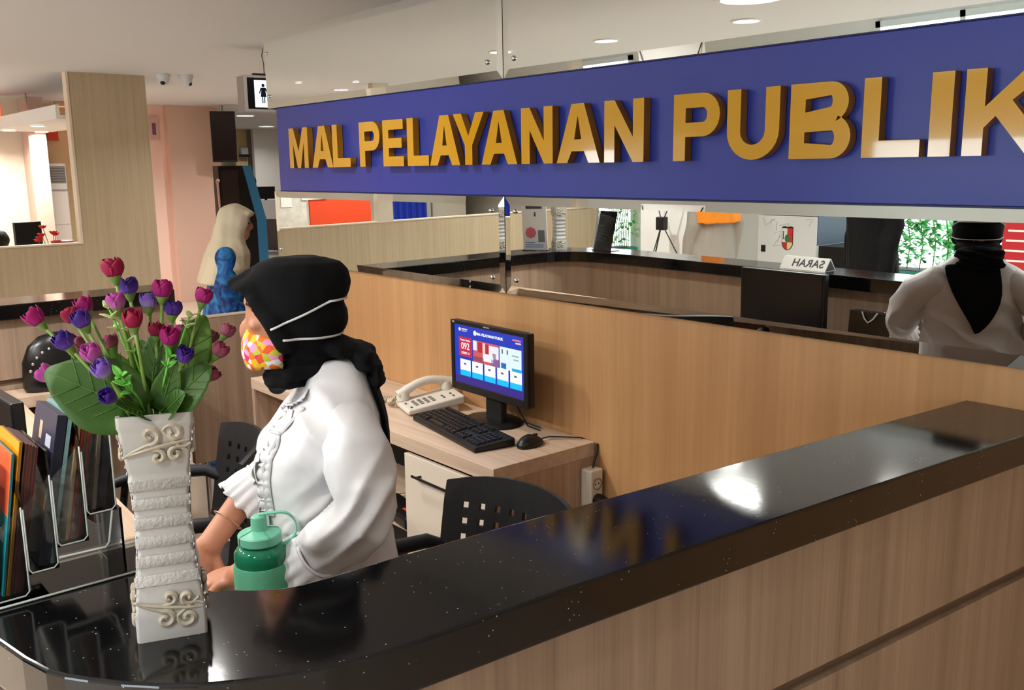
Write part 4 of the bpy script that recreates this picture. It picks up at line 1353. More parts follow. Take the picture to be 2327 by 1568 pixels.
bm = NB(); lathe(bm, [(0.0125, 0.290), (0.0125, 0.310), (0.0115, 0.3145), (0.009, 0.3165)], 24); obj('spout_cap', bm, M_MINT, bt, smooth=True, angle=30)
bm = NB()
lp = []
for i in range(17):
    a = math.radians(100 - 200 * i / 16)
    lp.append((0.030 + 0.027 * math.cos(a), 0.0, 0.289 + 0.027 * math.sin(a) + 0.002))
lp = [(0.0, 0, 0.3172), (0.012, 0, 0.3178)] + lp + [(0.033, 0, 0.2745)]
for a, b in zip(lp, lp[1:]):
    pass
ra = []
for i, p in enumerate(lp):
    p = Vector(p)
    tdir = (Vector(lp[min(i + 1, len(lp) - 1)]) - Vector(lp[max(i - 1, 0)])).normalized()
    nrm = Vector((-tdir.z, 0, tdir.x))
    ra.append([bm.verts.new(p + Vector((0, s * 0.0045, 0)) + nrm * q) for s, q in ((-1, -.0012), (1, -.0012), (1, .0012), (-1, .0012))])
loft(bm, ra)
obj('carry_loop', bm, M_MINT, bt, smooth=True)
# ------------------------------------------------------------------ people
from mathutils import noise as mnoise
from mathutils.bvhtree import BVHTree
M_SKIN = mat('skin_warm', (186, 126, 96), 0.5, noise=0.08, nscale=30, sss=0.08)
M_BLOUSE = mat('white_satin_blouse', (222, 221, 222), 0.40, sheen=0.2)
M_HIJABK = mat('black_scarf_cloth', (5, 5, 6), 0.9, spec=0.25, sheen=0.0, bump=0.25, bscale=700)
def fuse(name, bm, m, parent, voxel=0.006, smooth=8, fold=None, loc=None, keep=None):
    """weld overlapping closed volumes into one continuous surface"""
    o = obj(name, bm, m, parent)
    md = o.modifiers.new('remesh', 'REMESH'); md.mode = 'VOXEL'; md.voxel_size = voxel; md.adaptivity = 0.0
    if smooth:
        sm = o.modifiers.new('smooth', 'SMOOTH'); sm.iterations = smooth; sm.factor = 0.5
    bake(o)
    me = o.data
    if fold:
        me.update()
        ns = [v.normal.copy() for v in me.vertices]
        for v, n in zip(me.vertices, ns):
            v.co += n * fold(v.co)
    for p in me.polygons:
        p.use_smooth = True
    me.materials.clear()
    me.materials.append(m)
    return o
def rings(bm, secs, n=24, power=2.0):
    """closed loft of super-elliptic sections (cx, cy, z, rx, ry)"""
    rr = []
    for (cx, cy, z, rx, ry) in secs:
        r = []
        for k in range(n):
            a = 2 * PI * k / n
            c, s = math.cos(a), math.sin(a)
            r.append(bm.verts.new((cx + rx * math.copysign(abs(c) ** (2 / power), c), cy + ry * math.copysign(abs(s) ** (2 / power), s), z)))
        rr.append(r)
    loft(bm, rr)
def limb(bm, pts, rad, n=14):
    tube(bm, pts, rad, n)
    for p, r in ((pts[0], rad[0]), (pts[-1], rad[-1])):
        ellipsoid(bm, p, (r, r, r), u=12, v=8)
def fabric(scale, amp, vert=0.35):
    def f(p):
        q = Vector((p.x * scale, p.y * scale, p.z * scale * vert))
        return amp * (mnoise.noise(q) + 0.5 * mnoise.noise(q * 2.1))
    return f
def hand(bm, wrist, d, palm_n, side, curl=0.5, scale=1.0):
    """palm, four unequal fingers and a thumb; d = pointing direction, palm_n = palm normal"""
    w, d, pn = Vector(wrist), Vector(d).normalized(), Vector(palm_n).normalized()
    s = d.cross(pn).normalized() * side
    pn = s.cross(d).normalized() * side
    k = scale
    for j in range(5):
        t = j / 4
        ellipsoid(bm, w + d * (0.012 + 0.060 * t) * k, (0.030 * k, 0.030 * k, 0.014 * k), M=Matrix((s, d, pn)).transposed().to_4x4(), u=12, v=8)
    for i, (off, ln) in enumerate(((-0.027, 0.062), (-0.009, 0.072), (0.009, 0.068), (0.026, 0.052))):
        p = w + d * 0.075 * k + s * off * k
        dd = d.copy()
        pts = [p - d * 0.015 * k, p]
        for q in range(3):
            dd = (dd + pn * curl * (0.35 + 0.25 * q)).normalized()
            p = p + dd * ln * k * (0.42, 0.32, 0.26)[q]
            pts.append(p.copy())
        limb(bm, pts, [0.0088 * k, 0.0088 * k, 0.0083 * k, 0.0076 * k, 0.0064 * k], 10)
    p = w + d * 0.022 * k - s * 0.026 * k
    dd = (d * 0.6 - s * 0.7 + pn * 0.3).normalized()
    limb(bm, [p, p + dd * 0.030 * k, p + (dd + d * 0.5 + pn * 0.3).normalized() * 0.056 * k], [0.0115 * k, 0.0098 * k, 0.0078 * k], 10)

# ---- the receptionist: local x = facing, local y = her left (towards the camera), z up
RF = Vector((-0.448, -0.894, 0))
rc = thing('person', 'standing receptionist in white ruffled blouse, black headscarf and floral face mask', 'person', (-1.40, -1.21, 0.0), math.atan2(RF.y, RF.x))
# body: head, neck, trunk, arms, hands, legs as one skin surface
bm = NB()
ellipsoid(bm, (0.078, 0, 1.362), (0.082, 0.066, 0.096), u=24, v=16)          # skull
ellipsoid(bm, (0.112, 0, 1.318), (0.046, 0.050, 0.058), u=20, v=12)          # jaw
ellipsoid(bm, (0.158, 0, 1.338), (0.014, 0.011, 0.020), u=12, v=8)           # nose
ellipsoid(bm, (0.140, 0.030, 1.352), (0.016, 0.020, 0.010), u=12, v=8)       # cheek and brow
ellipsoid(bm, (0.140, -0.030, 1.352), (0.016, 0.020, 0.010), u=12, v=8)
ellipsoid(bm, (0.142, 0.0, 1.388), (0.020, 0.046, 0.014), u=12, v=8)
limb(bm, [(0.045, 0, 1.30), (0.026, 0, 1.20)], [0.042, 0.042])
rings(bm, [(0.04, 0, 0.72, 0.105, 0.160), (0.04, 0, 0.95, 0.095, 0.145), (0.045, 0, 1.08, 0.088, 0.140), (0.03, 0, 1.165, 0.066, 0.110), (0.022, 0, 1.21, 0.036, 0.06)])
for s in (1, -1):
    limb(bm, [(0.04, s * 0.085, 0.76), (0.045, s * 0.085, 0.42), (0.03, s * 0.085, 0.09)], [0.085, 0.060, 0.038])
    ellipsoid(bm, (0.075, s * 0.085, 0.035), (0.10, 0.038, 0.034))
# left (near) arm and right (far) arm
LA = [(0.00, 0.155, 1.19), (-0.012, 0.205, 1.13), (-0.004, 0.222, 1.072), (0.100, 0.138, 0.972), (0.196, 0.034, 0.918)]
RA = [(0.00, -0.155, 1.19), (0.045, -0.210, 1.11), (0.085, -0.228, 1.04), (0.200, -0.212, 0.968), (0.262, -0.170, 0.900)]
limb(bm, LA, [0.028, 0.032, 0.030, 0.027, 0.024])
limb(bm, RA, [0.028, 0.032, 0.030, 0.027, 0.024])
hand(bm, RA[-1], (0.45, 0.42, -0.70), (-0.2, 0.75, 0.1), 1, 0.75)
hand(bm, LA[-1], (0.55, -0.62, -0.28), (0.0, -0.3, -1.0), -1, 0.55)
fuse('body', bm, M_SKIN, rc, 0.0036, 4)
# eyes and brows
for s in (1, -1):
    bm = NB(); ellipsoid(bm, (0.1400, s * 0.028, 1.362), (0.009, 0.012, 0.0050), u=14, v=10); ey = obj('eye', bm, mat('eye_white', (228, 224, 218), 0.25), rc, smooth='all')
    bm = NB(); ellipsoid(bm, (0.1475, s * 0.029, 1.3615), (0.0030, 0.0050, 0.0042), u=10, v=8); obj('iris', bm, mat('dark_iris', (28, 18, 14), 0.2), ey, smooth='all')
    bm = NB(); tube(bm, [(0.156, s * 0.014, 1.384), (0.154, s * 0.032, 1.388), (0.142, s * 0.048, 1.383)], [0.002, 0.003, 0.0015], 6); obj('eyebrow', bm, mat('brow_black', (24, 18, 16), 0.8), rc)
# headscarf
bm = NB()
rings(bm, [(0.066, 0, 1.4595, 0.040, 0.032), (0.068, 0, 1.451, 0.068, 0.054), (0.070, 0, 1.436, 0.083, 0.067), (0.068, 0, 1.416, 0.085, 0.074), (0.068, 0, 1.397, 0.080, 0.077), (0.072, 0, 1.384, 0.074, 0.077),
           (0.068, 0, 1.368, 0.077, 0.079), (0.066, 0, 1.350, 0.076, 0.078), (0.064, 0, 1.336, 0.070, 0.073), (0.064, 0, 1.324, 0.055, 0.066), (0.064, 0, 1.300, 0.058, 0.062), (0.066, 0, 1.280, 0.060, 0.062), (0.070, 0, 1.262, 0.056, 0.060), (0.075, 0, 1.246, 0.035, 0.045)], 40)
limb(bm, [(0.10, 0, 1.428), (0.148, 0, 1.424), (0.179, 0, 1.420)], [0.030, 0.020, 0.007], 16)
ellipsoid(bm, (0.135, 0.0, 1.416), (0.046, 0.046, 0.022), M=Matrix.Rotation(math.radians(10), 4, 'Y'), u=20, v=12)
for s_ in (1, -1):
    limb(bm, [(0.165, s_ * 0.012, 1.416), (0.140, s_ * 0.040, 1.392), (0.112, s_ * 0.058, 1.360), (0.095, s_ * 0.060, 1.325)], [0.008, 0.016, 0.020, 0.020], 12)
ellipsoid(bm, (0.100, 0.010, 1.266), (0.036, 0.048, 0.024), u=16, v=10)     # folds under the chin
ellipsoid(bm, (0.112, 0.018, 1.256), (0.022, 0.040, 0.022), u=14, v=8)
ellipsoid(bm, (0.088, 0.034, 1.266), (0.034, 0.040, 0.018), M=Matrix.Rotation(math.radians(35), 4, 'Y'), u=14, v=8)
ellipsoid(bm, (0.010, 0.0, 1.306), (0.045, 0.074, 0.018), M=Matrix.Rotation(math.radians(-20), 4, 'Y'), u=18, v=10)
ellipsoid(bm, (-0.030, 0.004, 1.286), (0.030, 0.078, 0.022), M=Matrix.Rotation(math.radians(-42), 4, 'Y'), u=18, v=10)
ellipsoid(bm, (-0.050, 0.010, 1.258), (0.014, 0.076, 0.026), u=18, v=10)
def scarf_fold(p):
    if p.z < 1.30:
        return 0.0035 * math.sin(p.z * 260 + p.y * 60 + 3 * mnoise.noise(p * 18)) + fabric(30, 0.003)(p)
    return fabric(22, 0.0025)(p)
hj = fuse('headscarf', bm, M_HIJABK, rc, 0.0042, 4, scarf_fold)
# cut the face opening: drop scarf where the face looks out
bmm = bmesh.new(); bmm.from_mesh(hj.data)
def in_face(c):
    return c.x > 0.128 + 0.6 * (c.z - 1.35) and abs(c.y) < 0.050 - 0.5 * max(0, c.z - 1.385) and 1.285 < c.z < 1.410
bmesh.ops.delete(bmm, geom=[f for f in bmm.faces if in_face(f.calc_center_median())], context='FACES')
bmm.to_mesh(hj.data); bmm.free()
# floral mask
def floral():
    m = bpy.data.materials.new('floral_cotton')
    m.use_nodes = True
    nt = m.node_tree
    b = nt.nodes['Principled BSDF']
    tc = nt.nodes.new('ShaderNodeTexCoord')
    v = nt.nodes.new('ShaderNodeTexVoronoi'); v.inputs['Scale'].default_value = 85
    nt.links.new(tc.outputs['Object'], v.inputs['Vector'])
    sp = nt.nodes.new('ShaderNodeSeparateColor'); nt.links.new(v.outputs['Color'], sp.inputs[0])
    rp = nt.nodes.new('ShaderNodeValToRGB'); rp.color_ramp.interpolation = 'CONSTANT'
    cols = [(0.0, (236, 120, 20)), (0.22, (244, 190, 40)), (0.40, (214, 40, 110)), (0.55, (240, 236, 230)), (0.68, (232, 84, 40)), (0.80, (236, 150, 190)), (0.90, (190, 190, 60))]
    rp.color_ramp.elements[0].position = 0.0; rp.color_ramp.elements[0].color = lin(*cols[0][1])
    rp.color_ramp.elements[1].position = cols[1][0]; rp.color_ramp.elements[1].color = lin(*cols[1][1])
    for p, c in cols[2:]:
        e = rp.color_ramp.elements.new(p); e.color = lin(*c)
    nt.links.new(sp.outputs[0], rp.inputs[0]); nt.links.new(rp.outputs[0], b.inputs['Base Color'])
    b.inputs['Roughness'].default_value = 0.8
    return m
bm = NB()
g = {}
for i in range(13):
    a = math.radians(-88 + 176 * i / 12)
    for j in range(9):
        v_ = j / 8
        z = 1.341 - 0.072 * v_ + 0.004 * math.cos(a)
        prof = 0.80 + 0.24 * math.sin(PI * (0.12 + 0.72 * v_))
        rx, ry = 0.066 * prof, 0.062 * (0.86 + 0.18 * math.sin(PI * v_))
        drop = 0.030 * abs(math.sin(a)) ** 3
        x = 0.100 + rx * math.cos(a)
        y = ry * math.sin(a)
        zz = z + (0.012 if v_ < 0.5 else -0.0) * 0 - 0.010 * (1 - v_) * abs(math.sin(a)) + 0.012 * v_ * abs(math.sin(a)) ** 2
        g[i, j] = bm.verts.new((x, y, zz))
for i in range(12):
    for j in range(8):
        bm.faces.new((g[i, j], g[i + 1, j], g[i + 1, j + 1], g[i, j + 1]))
mk = obj('face_mask', bm, floral(), rc, smooth='all', solid=0.003)
bv = BVHTree.FromPolygons([v.co for v in hj.data.vertices], [p.vertices for p in hj.data.polygons])
def strap(pts):
    out = []
    for (x, z, s) in pts:
        if s == 0:
            continue
        h = bv.ray_cast(Vector((x, s * 0.4, z)), Vector((0, -s, 0)))
        if h[0] is not None:
            out.append(h[0] + Vector((0, s * 0.0016, 0)))
    return out
def band(x0, z0, x1, z1):
    """from the mask round the back of the head: near side, back, far side"""
    side = [(x0 + (x1 - x0) * t, z0 + (z1 - z0) * t) for t in [i / 14 for i in range(15)]]
    near = strap([(x, z, 1) for x, z in side])
    far = strap([(x, z, -1) for x, z in side])
    back = []
    for i in range(11):
        a = math.radians(62 - 124 * i / 10)
        d = Vector((-math.cos(a), math.sin(a), 0))
        h = bv.ray_cast(Vector((0.055, 0, z1)) + d * 0.4, -d)
        if h[0] is not None:
            back.append(h[0] + d * 0.0016)
    bm = NB(); tube(bm, near + back + list(reversed(far)), 0.0021, 6)
    obj('mask_strap', bm, mat('white_elastic', (214, 214, 212), 0.7), mk, smooth='all')
band(0.118, 1.350, 0.022, 1.390)
band(0.100, 1.332, 0.030, 1.331)

# blouse: trunk and sleeves in one piece
bm = NB()
rings(bm, [(0.040, 0, 0.70, 0.128, 0.190), (0.038, 0, 0.85, 0.124, 0.180), (0.040, 0, 0.94, 0.117, 0.168), (0.050, 0, 1.03, 0.108, 0.156), (0.050, 0, 1.09, 0.109, 0.158), (0.045, 0, 1.145, 0.106, 0.168),
           (0.030, 0, 1.195, 0.086, 0.166), (0.020, 0, 1.230, 0.064, 0.136), (0.016, 0, 1.256, 0.056, 0.096), (0.016, 0, 1.278, 0.052, 0.070), (0.016, 0, 1.290, 0.040, 0.055)], 32, 2.3)
ellipsoid(bm, (0.115, 0.055, 1.115), (0.045, 0.058, 0.050), u=16, v=10)
ellipsoid(bm, (0.115, -0.055, 1.115), (0.045, 0.058, 0.050), u=16, v=10)
def crease(c, r, amp, freq, dirv):
    c, dirv = Vector(c), Vector(dirv)
    return lambda p: amp * math.exp(-((c - p).length / r) ** 2) * (1.0 - 2.0 * abs(math.sin(0.5 * freq * p.dot(dirv) + 2.2 * mnoise.noise(p * 9))))
WR = [crease((0.0, 0.20, 1.07), 0.085, 0.0090, 150, (0.75, 0.1, 0.65)), crease((0.05, 0.10, 1.17), 0.08, 0.006, 120, (0.8, 0.2, -0.5)), crease((-0.02, 0.12, 0.98), 0.13, 0.008, 85, (0.5, 0.2, 0.85)),
      crease((0.08, 0.10, 0.92), 0.14, 0.007, 80, (0.9, 0.3, 0.25)), crease((-0.04, -0.05, 1.0), 0.13, 0.007, 80, (0.1, 0.5, 0.85)), crease((0.13, 0.0, 0.97), 0.09, 0.004, 90, (0, 0.8, 0.6)), crease((0.08, -0.22, 1.05), 0.08, 0.008, 140, (0.7, 0, 0.7))]
def blouse_fold(p):
    return 0.0045 * mnoise.noise(Vector((p.x * 14, p.y * 14, p.z * 5))) + sum(w(p) for w in WR)
bl = fuse('blouse', bm, M_BLOUSE, rc, 0.0055, 5, blouse_fold)
def sleeve(pts, rad):
    bm = NB()
    limb(bm, pts, rad, 22)
    o = fuse('sleeve', bm, M_BLOUSE, bl, 0.0050, 5, blouse_fold)
    return o
sleeve([(0.004, 0.118, 1.186), (-0.008, 0.168, 1.152), (-0.012, 0.204, 1.105), (-0.004, 0.214, 1.066), (0.036, 0.190, 1.026), (0.066, 0.168, 1.002)], [0.052, 0.057, 0.055, 0.052, 0.046, 0.040])
sleeve([(0.004, -0.118, 1.186), (0.026, -0.176, 1.152), (0.060, -0.212, 1.090), (0.085, -0.222, 1.044), (0.130, -0.224, 1.018), (0.165, -0.222, 0.996)], [0.056, 0.060, 0.058, 0.055, 0.050, 0.044])
# seam where the near sleeve is set in
bvb = BVHTree.FromPolygons([v.co for v in bl.data.vertices], [p.vertices for p in bl.data.polygons])
def ruffle_line(name, pts, width, waves, amp, out=None):
    """gathered strip standing off the cloth along a path"""
    pts = [Vector(p) for p in pts]
    n = len(pts) * 16
    bm = NB()
    prev = None
    for i in range(n + 1):
        t = i / n * (len(pts) - 1)
        k = min(int(t), len(pts) - 2)
        p = pts[k].lerp(pts[k + 1], t - k)
        h = bvb.find_nearest(p)
        nrm = h[1]
        p0 = h[0] + nrm * 0.001
        tdir = (pts[k + 1] - pts[k]).normalized()
        side = tdir.cross(nrm).normalized()
        row = []
        for j in range(4):
            q = j / 3
            wv = math.sin(i * waves * 0.42) * amp * q
            row.append(bm.verts.new(p0 + side * width * (q - 0.2) + nrm * (0.004 * q + abs(wv) + 0.001) + tdir * amp * 0.6 * q * math.cos(i * waves * 0.42)))
        if prev:
            for j in range(3):
                bm.faces.new((prev[j], prev[j + 1], row[j + 1], row[j]))
        prev = row
    return obj(name, bm, M_BLOUSE, bl, smooth='all', solid=0.0012)
ruffle_line('front_ruffle', [(0.10, 0.088, 1.232), (0.13, 0.112, 1.18), (0.14, 0.116, 1.13), (0.14, 0.114, 1.08), (0.13, 0.110, 1.05)], 0.026, 1.25, 0.006)
ruffle_line('front_ruffle', [(0.11, 0.050, 1.232), (0.15, 0.074, 1.18), (0.16, 0.078, 1.13), (0.16, 0.078, 1.07), (0.15, 0.076, 1.02)], -0.026, 1.30, 0.006)
ruffle_line('collar_ruffle', [(0.108, 0.040, 1.234), (0.095, 0.068, 1.242), (0.072, 0.084, 1.252)], 0.022, 1.2, 0.005)
bm = NB()
pl = []
for z in (1.225, 1.18, 1.13, 1.08, 1.03, 0.98, 0.92, 0.86, 0.80):
    h = bvb.ray_cast(Vector((0.4, 0.095, z)), Vector((-1, 0, 0)))
    if h[0] is not None:
        pl.append(h[0] + Vector((0.0005, 0, 0)))
rr = [[bm.verts.new(p + Vector((dx, dy, 0))) for dx, dy in ((-0.002, -0.013), (0.0025, -0.012), (0.0025, 0.012), (-0.002, 0.013))] for p in pl]
loft(bm, rr)
obj('button_placket', bm, M_BLOUSE, bl, smooth=True)
def cuff(path, r0, label):
    """frilled cuff: flared pleated sleeve end"""
    a, b = Vector(path[0]), Vector(path[1])
    d = (b - a).normalized()
    s = d.orthogonal().normalized()
    u = d.cross(s)
    bm = NB()
    N = 72
    rows = []
    for j in range(6):
        t = j / 5
        row = []
        for k in range(N):
            an = 2 * PI * k / N
            rr_ = r0 * (1 + 0.10 * math.sin(PI * min(1, t * 1.3)) + 0.22 * t * t) + 0.0045 * t * math.sin(an * 15 + math.sin(an * 3))
            p = a + d * ((b - a).length * t + 0.003 * t * math.sin(an * 9 + 1)) + (s * math.cos(an) + u * math.sin(an)) * rr_
            row.append(bm.verts.new(p))
        rows.append(row)
    for x, y in zip(rows, rows[1:]):
        for k in range(N):
            bm.faces.new((x[k], x[(k + 1) % N], y[(k + 1) % N], y[k]))
    obj('frilled_cuff', bm, M_BLOUSE, bl, smooth='all', solid=0.0014)
    bm = NB()
    tube(bm, [a + (s * math.cos(2 * PI * k / 32) + u * math.sin(2 * PI * k / 32)) * r0 * 1.03 + d * 0.002 for k in range(33)], 0.003, 6)
    obj('cuff_seam', bm, M_BLOUSE, bl, smooth='all')
cuff([(0.060, 0.172, 1.006), (0.106, 0.138, 0.962)], 0.041, '')
cuff([(0.158, -0.222, 1.000), (0.208, -0.210, 0.962)], 0.041, '')
# tail of the scarf hanging on her back
bm = NB()
g = {}
TA = [(1.26, 0.085, -0.02), (1.20, 0.080, -0.005), (1.15, 0.072, 0.01), (1.10, 0.052, 0.02), (1.06, 0.030, 0.02), (1.025, 0.006, 0.012)]
for j, (z, hw, off) in enumerate(TA):
    for i in range(9):
        u = -1 + i / 4
        y = off + u * hw
        h = bvb.ray_cast(Vector((-0.5, y, z)), Vector((1, 0, 0)))
        x = (h[0].x if h[0] is not None else -0.05) - 0.006 - 0.003 * (1 + math.sin(u * 5 + j))
        if j == 0:
            x = -0.045 + 0.012 * abs(u)
        g[i, j] = bm.verts.new((x, y, z + 0.008 * u * (1 if j < 4 else 0.3)))
for i in range(8):
    for j in range(len(TA) - 1):
        bm.faces.new((g[i, j], g[i + 1, j], g[i + 1, j + 1], g[i, j + 1]))
obj('scarf_tail', bm, M_HIJABK, hj, smooth='all', solid=0.006, subsurf=1)
# black long skirt and shoes
bm = NB()
rings(bm, [(0.04, 0, 0.06, 0.17, 0.21), (0.04, 0, 0.35, 0.145, 0.185), (0.04, 0, 0.60, 0.125, 0.178), (0.04, 0, 0.74, 0.118, 0.176)], 40)
for v in bm.verts:
    if v.co.z < 0.5:
        an = math.atan2(v.co.y, v.co.x - 0.04)
        v.co.x += 0.012 * math.cos(an * 9) * math.cos(an); v.co.y += 0.012 * math.cos(an * 9) * math.sin(an)
obj('skirt', bm, mat('black_skirt_cloth', (20, 20, 24), 0.8), rc, smooth='all')
for s in (1, -1):
    bm = NB(); ellipsoid(bm, (0.085, s * 0.085, 0.036), (0.118, 0.046, 0.040)); 
    for v in bm.verts:
        v.co.z = max(0.002, v.co.z)
    obj('shoe', bm, M_BLACK, rc, smooth='all')
# thin bracelet on the far wrist
bm = NB(); c = Vector(RA[3]).lerp(Vector(RA[4]), 0.45); d = (Vector(RA[4]) - Vector(RA[3])).normalized(); s = d.orthogonal().normalized(); u = d.cross(s)
tube(bm, [c + (s * math.cos(2 * PI * k / 24) + u * math.sin(2 * PI * k / 24)) * 0.0305 for k in range(25)], 0.0014, 6)
obj('bracelet', bm, mat('rose_gold', (214, 170, 140), 0.25, metal=0.8), rc, smooth='all')
# dark pen held between her hands
pn = thing('pen', 'short dark pen held in the receptionist hands', 'pen', (-1.655, -1.385, 0.852))
pn.rotation_euler = (0.9, 0.3, 0.4)
bm = NB(); lathe(bm, [(0.0012, -0.062), (0.0045, -0.050), (0.0045, 0.055), (0.003, 0.060)], 12); obj('barrel', bm, M_BLACK, pn, smooth=True)
bm = NB(); box(bm, -0.001, 0.001, 0.0045, 0.0065, 0.02, 0.056); obj('clip', bm, M_STEEL, pn)
# ------------------------------------------------------------------ other people (simpler poses, same proportions)
def person(label, loc, rotz, H, top, bottom, scarf=None, hair=None, skin=None, arms=None, lean=0.0, scarf_len=0.25, group=None, skirt=True, voxel=0.008):
    """local x = facing; heights given for a 1.46 m figure and scaled to H"""
    k = H / 1.46
    t = thing('person', label, 'person', loc, rotz, group)
    sk = skin or M_SKIN
    def S(p):
        x, y, z = p
        x += lean * max(0, z - 0.75)
        return (x * k, y * k, z * k)
    def E(bm, c, r, **q):
        ellipsoid(bm, S(c), tuple(v * k for v in r), **q)
    def LB(bm, pts, rad):
        limb(bm, [S(p) for p in pts], [r * k for r in rad])
    def RG(bm, secs, n=28):
        out = []
        for (cx, cy, z, rx, ry) in secs:
            q = S((cx, cy, z))
            out.append((q[0], q[1], q[2], rx * k, ry * k))
        rings(bm, out, n, 2.2)
    if arms is None:
        arms = {s: [(0.0, s * 0.155, 1.19), (-0.01, s * 0.19, 1.02), (0.02, s * 0.20, 0.93), (0.06, s * 0.19, 0.72)] for s in (1, -1)}
    bm = NB()
    E(bm, (0.045, 0, 1.362), (0.082, 0.066, 0.096)); E(bm, (0.080, 0, 1.318), (0.046, 0.050, 0.058)); E(bm, (0.128, 0, 1.342), (0.014, 0.011, 0.020))
    E(bm, (0.100, 0, 1.385), (0.024, 0.046, 0.014))
    for s in (1, -1):
        if not scarf:
            E(bm, (0.035, s * 0.068, 1.355), (0.014, 0.010, 0.024))
        LB(bm, [(0.02, s * 0.085, 0.76), (0.025, s * 0.085, 0.42), (0.01, s * 0.085, 0.09)], [0.085, 0.060, 0.038])
        E(bm, (0.055, s * 0.085, 0.036), (0.10, 0.038, 0.034))
    LB(bm, [(0.02, 0, 1.30), (0.01, 0, 1.20)], [0.044, 0.050])
    RG(bm, [(0.02, 0, 0.72, 0.105, 0.160), (0.02, 0, 0.95, 0.095, 0.145), (0.025, 0, 1.08, 0.088, 0.140), (0.01, 0, 1.175, 0.070, 0.120), (0.005, 0, 1.22, 0.040, 0.07)])
    for s in (1, -1):
        LB(bm, arms[s], [0.030, 0.036, 0.034, 0.026])
        a, b = Vector(S(arms[s][-2])), Vector(S(arms[s][-1]))
        hand(bm, b, (b - a), Vector((0, -s, 0)), s, 0.35, k)
    fuse('body', bm, sk, t, voxel * 0.75, 3)
    for s in (1, -1):
        bm = NB(); E(bm, (0.116, s * 0.028, 1.362), (0.008, 0.012, 0.006)); obj('eye', bm, mat('dark_eye', (30, 22, 20), 0.3), t, smooth='all')
    bm = NB(); E(bm, (0.117, 0, 1.297), (0.010, 0.024, 0.007)); obj('lips', bm, mat('lip_rose', (150, 84, 76), 0.5), t, smooth='all')
    bm = NB()
    RG(bm, [(0.02, 0, 0.68, 0.128, 0.192), (0.02, 0, 0.85, 0.122, 0.180), (0.02, 0, 0.95, 0.114, 0.166), (0.028, 0, 1.04, 0.106, 0.156), (0.025, 0, 1.14, 0.102, 0.166), (0.01, 0, 1.195, 0.084, 0.166), (0.0, 0, 1.228, 0.06, 0.13), (0.01, 0, 1.25, 0.05, 0.07)])
    for s in (1, -1):
        p = [Vector(v) for v in arms[s]]
        LB(bm, [p[0], p[1], p[2], p[2].lerp(p[3], 0.8)], [0.060, 0.056, 0.052, 0.044])
    fuse('top', bm, top, t, voxel, 5, fabric(14, 0.007 * k))
    if skirt:
        bm = NB(); RG(bm, [(0.02, 0, 0.05, 0.17, 0.21), (0.02, 0, 0.35, 0.145, 0.19), (0.02, 0, 0.60, 0.125, 0.180), (0.02, 0, 0.76, 0.116, 0.174)], 40); obj('skirt', bm, bottom, t, smooth='all')
    else:
        bm = NB(); RG(bm, [(0.02, 0, 0.66, 0.115, 0.175), (0.02, 0, 0.78, 0.112, 0.168)])
        for s in (1, -1):
            LB(bm, [(0.02, s * 0.088, 0.72), (0.025, s * 0.088, 0.42), (0.01, s * 0.088, 0.07)], [0.092, 0.070, 0.058])
        fuse('trousers', bm, bottom, t, voxel, 4, fabric(14, 0.005))
    for s in (1, -1):
        bm = NB(); E(bm, (0.06, s * 0.085, 0.036), (0.118, 0.046, 0.040))
        for v in bm.verts:
            v.co.z = max(0.002, v.co.z)
        obj('shoe', bm, M_BLACK, t, smooth='all')
    if scarf:
        bm = NB()
        E(bm, (0.035, 0, 1.375), (0.092, 0.080, 0.094), u=24, v=16)
        E(bm, (0.100, 0, 1.412), (0.045, 0.060, 0.024), u=18, v=10)
        LB(bm, [(0.05, 0, 1.425), (0.10, 0, 1.420), (0.142, 0, 1.412)], [0.040, 0.026, 0.008])
        sl = scarf_len
        RG(bm, [(0.02, 0, 1.36, 0.082, 0.076), (0.015, 0, 1.28, 0.088, 0.084), (0.012, 0, 1.24, 0.100, 0.120), (0.012, 0, 1.20, 0.118, 0.180), (0.006, 0, 1.18 - sl * 0.4, 0.128, 0.215), (-0.02, 0, 1.18 - sl, 0.118, 0.20), (-0.02, 0, 1.175 - sl, 0.05, 0.1)], 36)
        sc_ = fuse('headscarf', bm, scarf, t, voxel, 5, fabric(16, 0.008 * k, 0.25))
        b2 = bmesh.new(); b2.from_mesh(sc_.data)
        def fc(c):
            x = c.x / k - lean * max(0, c.z / k - 0.75)
            u, v_ = (c.z / k - 1.340) / 0.060, c.y / k / 0.050
            return x > 0.062 and u * u + v_ * v_ < 1
        bmesh.ops.delete(b2, geom=[f for f in b2.faces if fc(f.calc_center_median())], context='FACES')
        b2.to_mesh(sc_.data); b2.free()
    if hair:
        bm = NB()
        E(bm, (0.030, 0, 1.385), (0.090, 0.074, 0.088), u=20, v=14)
        E(bm, (-0.02, 0, 1.34), (0.05, 0.066, 0.07), u=18, v=12)
        h = fuse('hair', bm, hair, t, voxel * 0.7, 3, fabric(40, 0.004))
        b2 = bmesh.new(); b2.from_mesh(h.data)
        bmesh.ops.delete(b2, geom=[f for f in b2.faces if f.calc_center_median().x / k - lean * 0.6 > 0.055 and f.calc_center_median().z / k < 1.405], context='FACES')
        b2.to_mesh(h.data); b2.free()
    return t
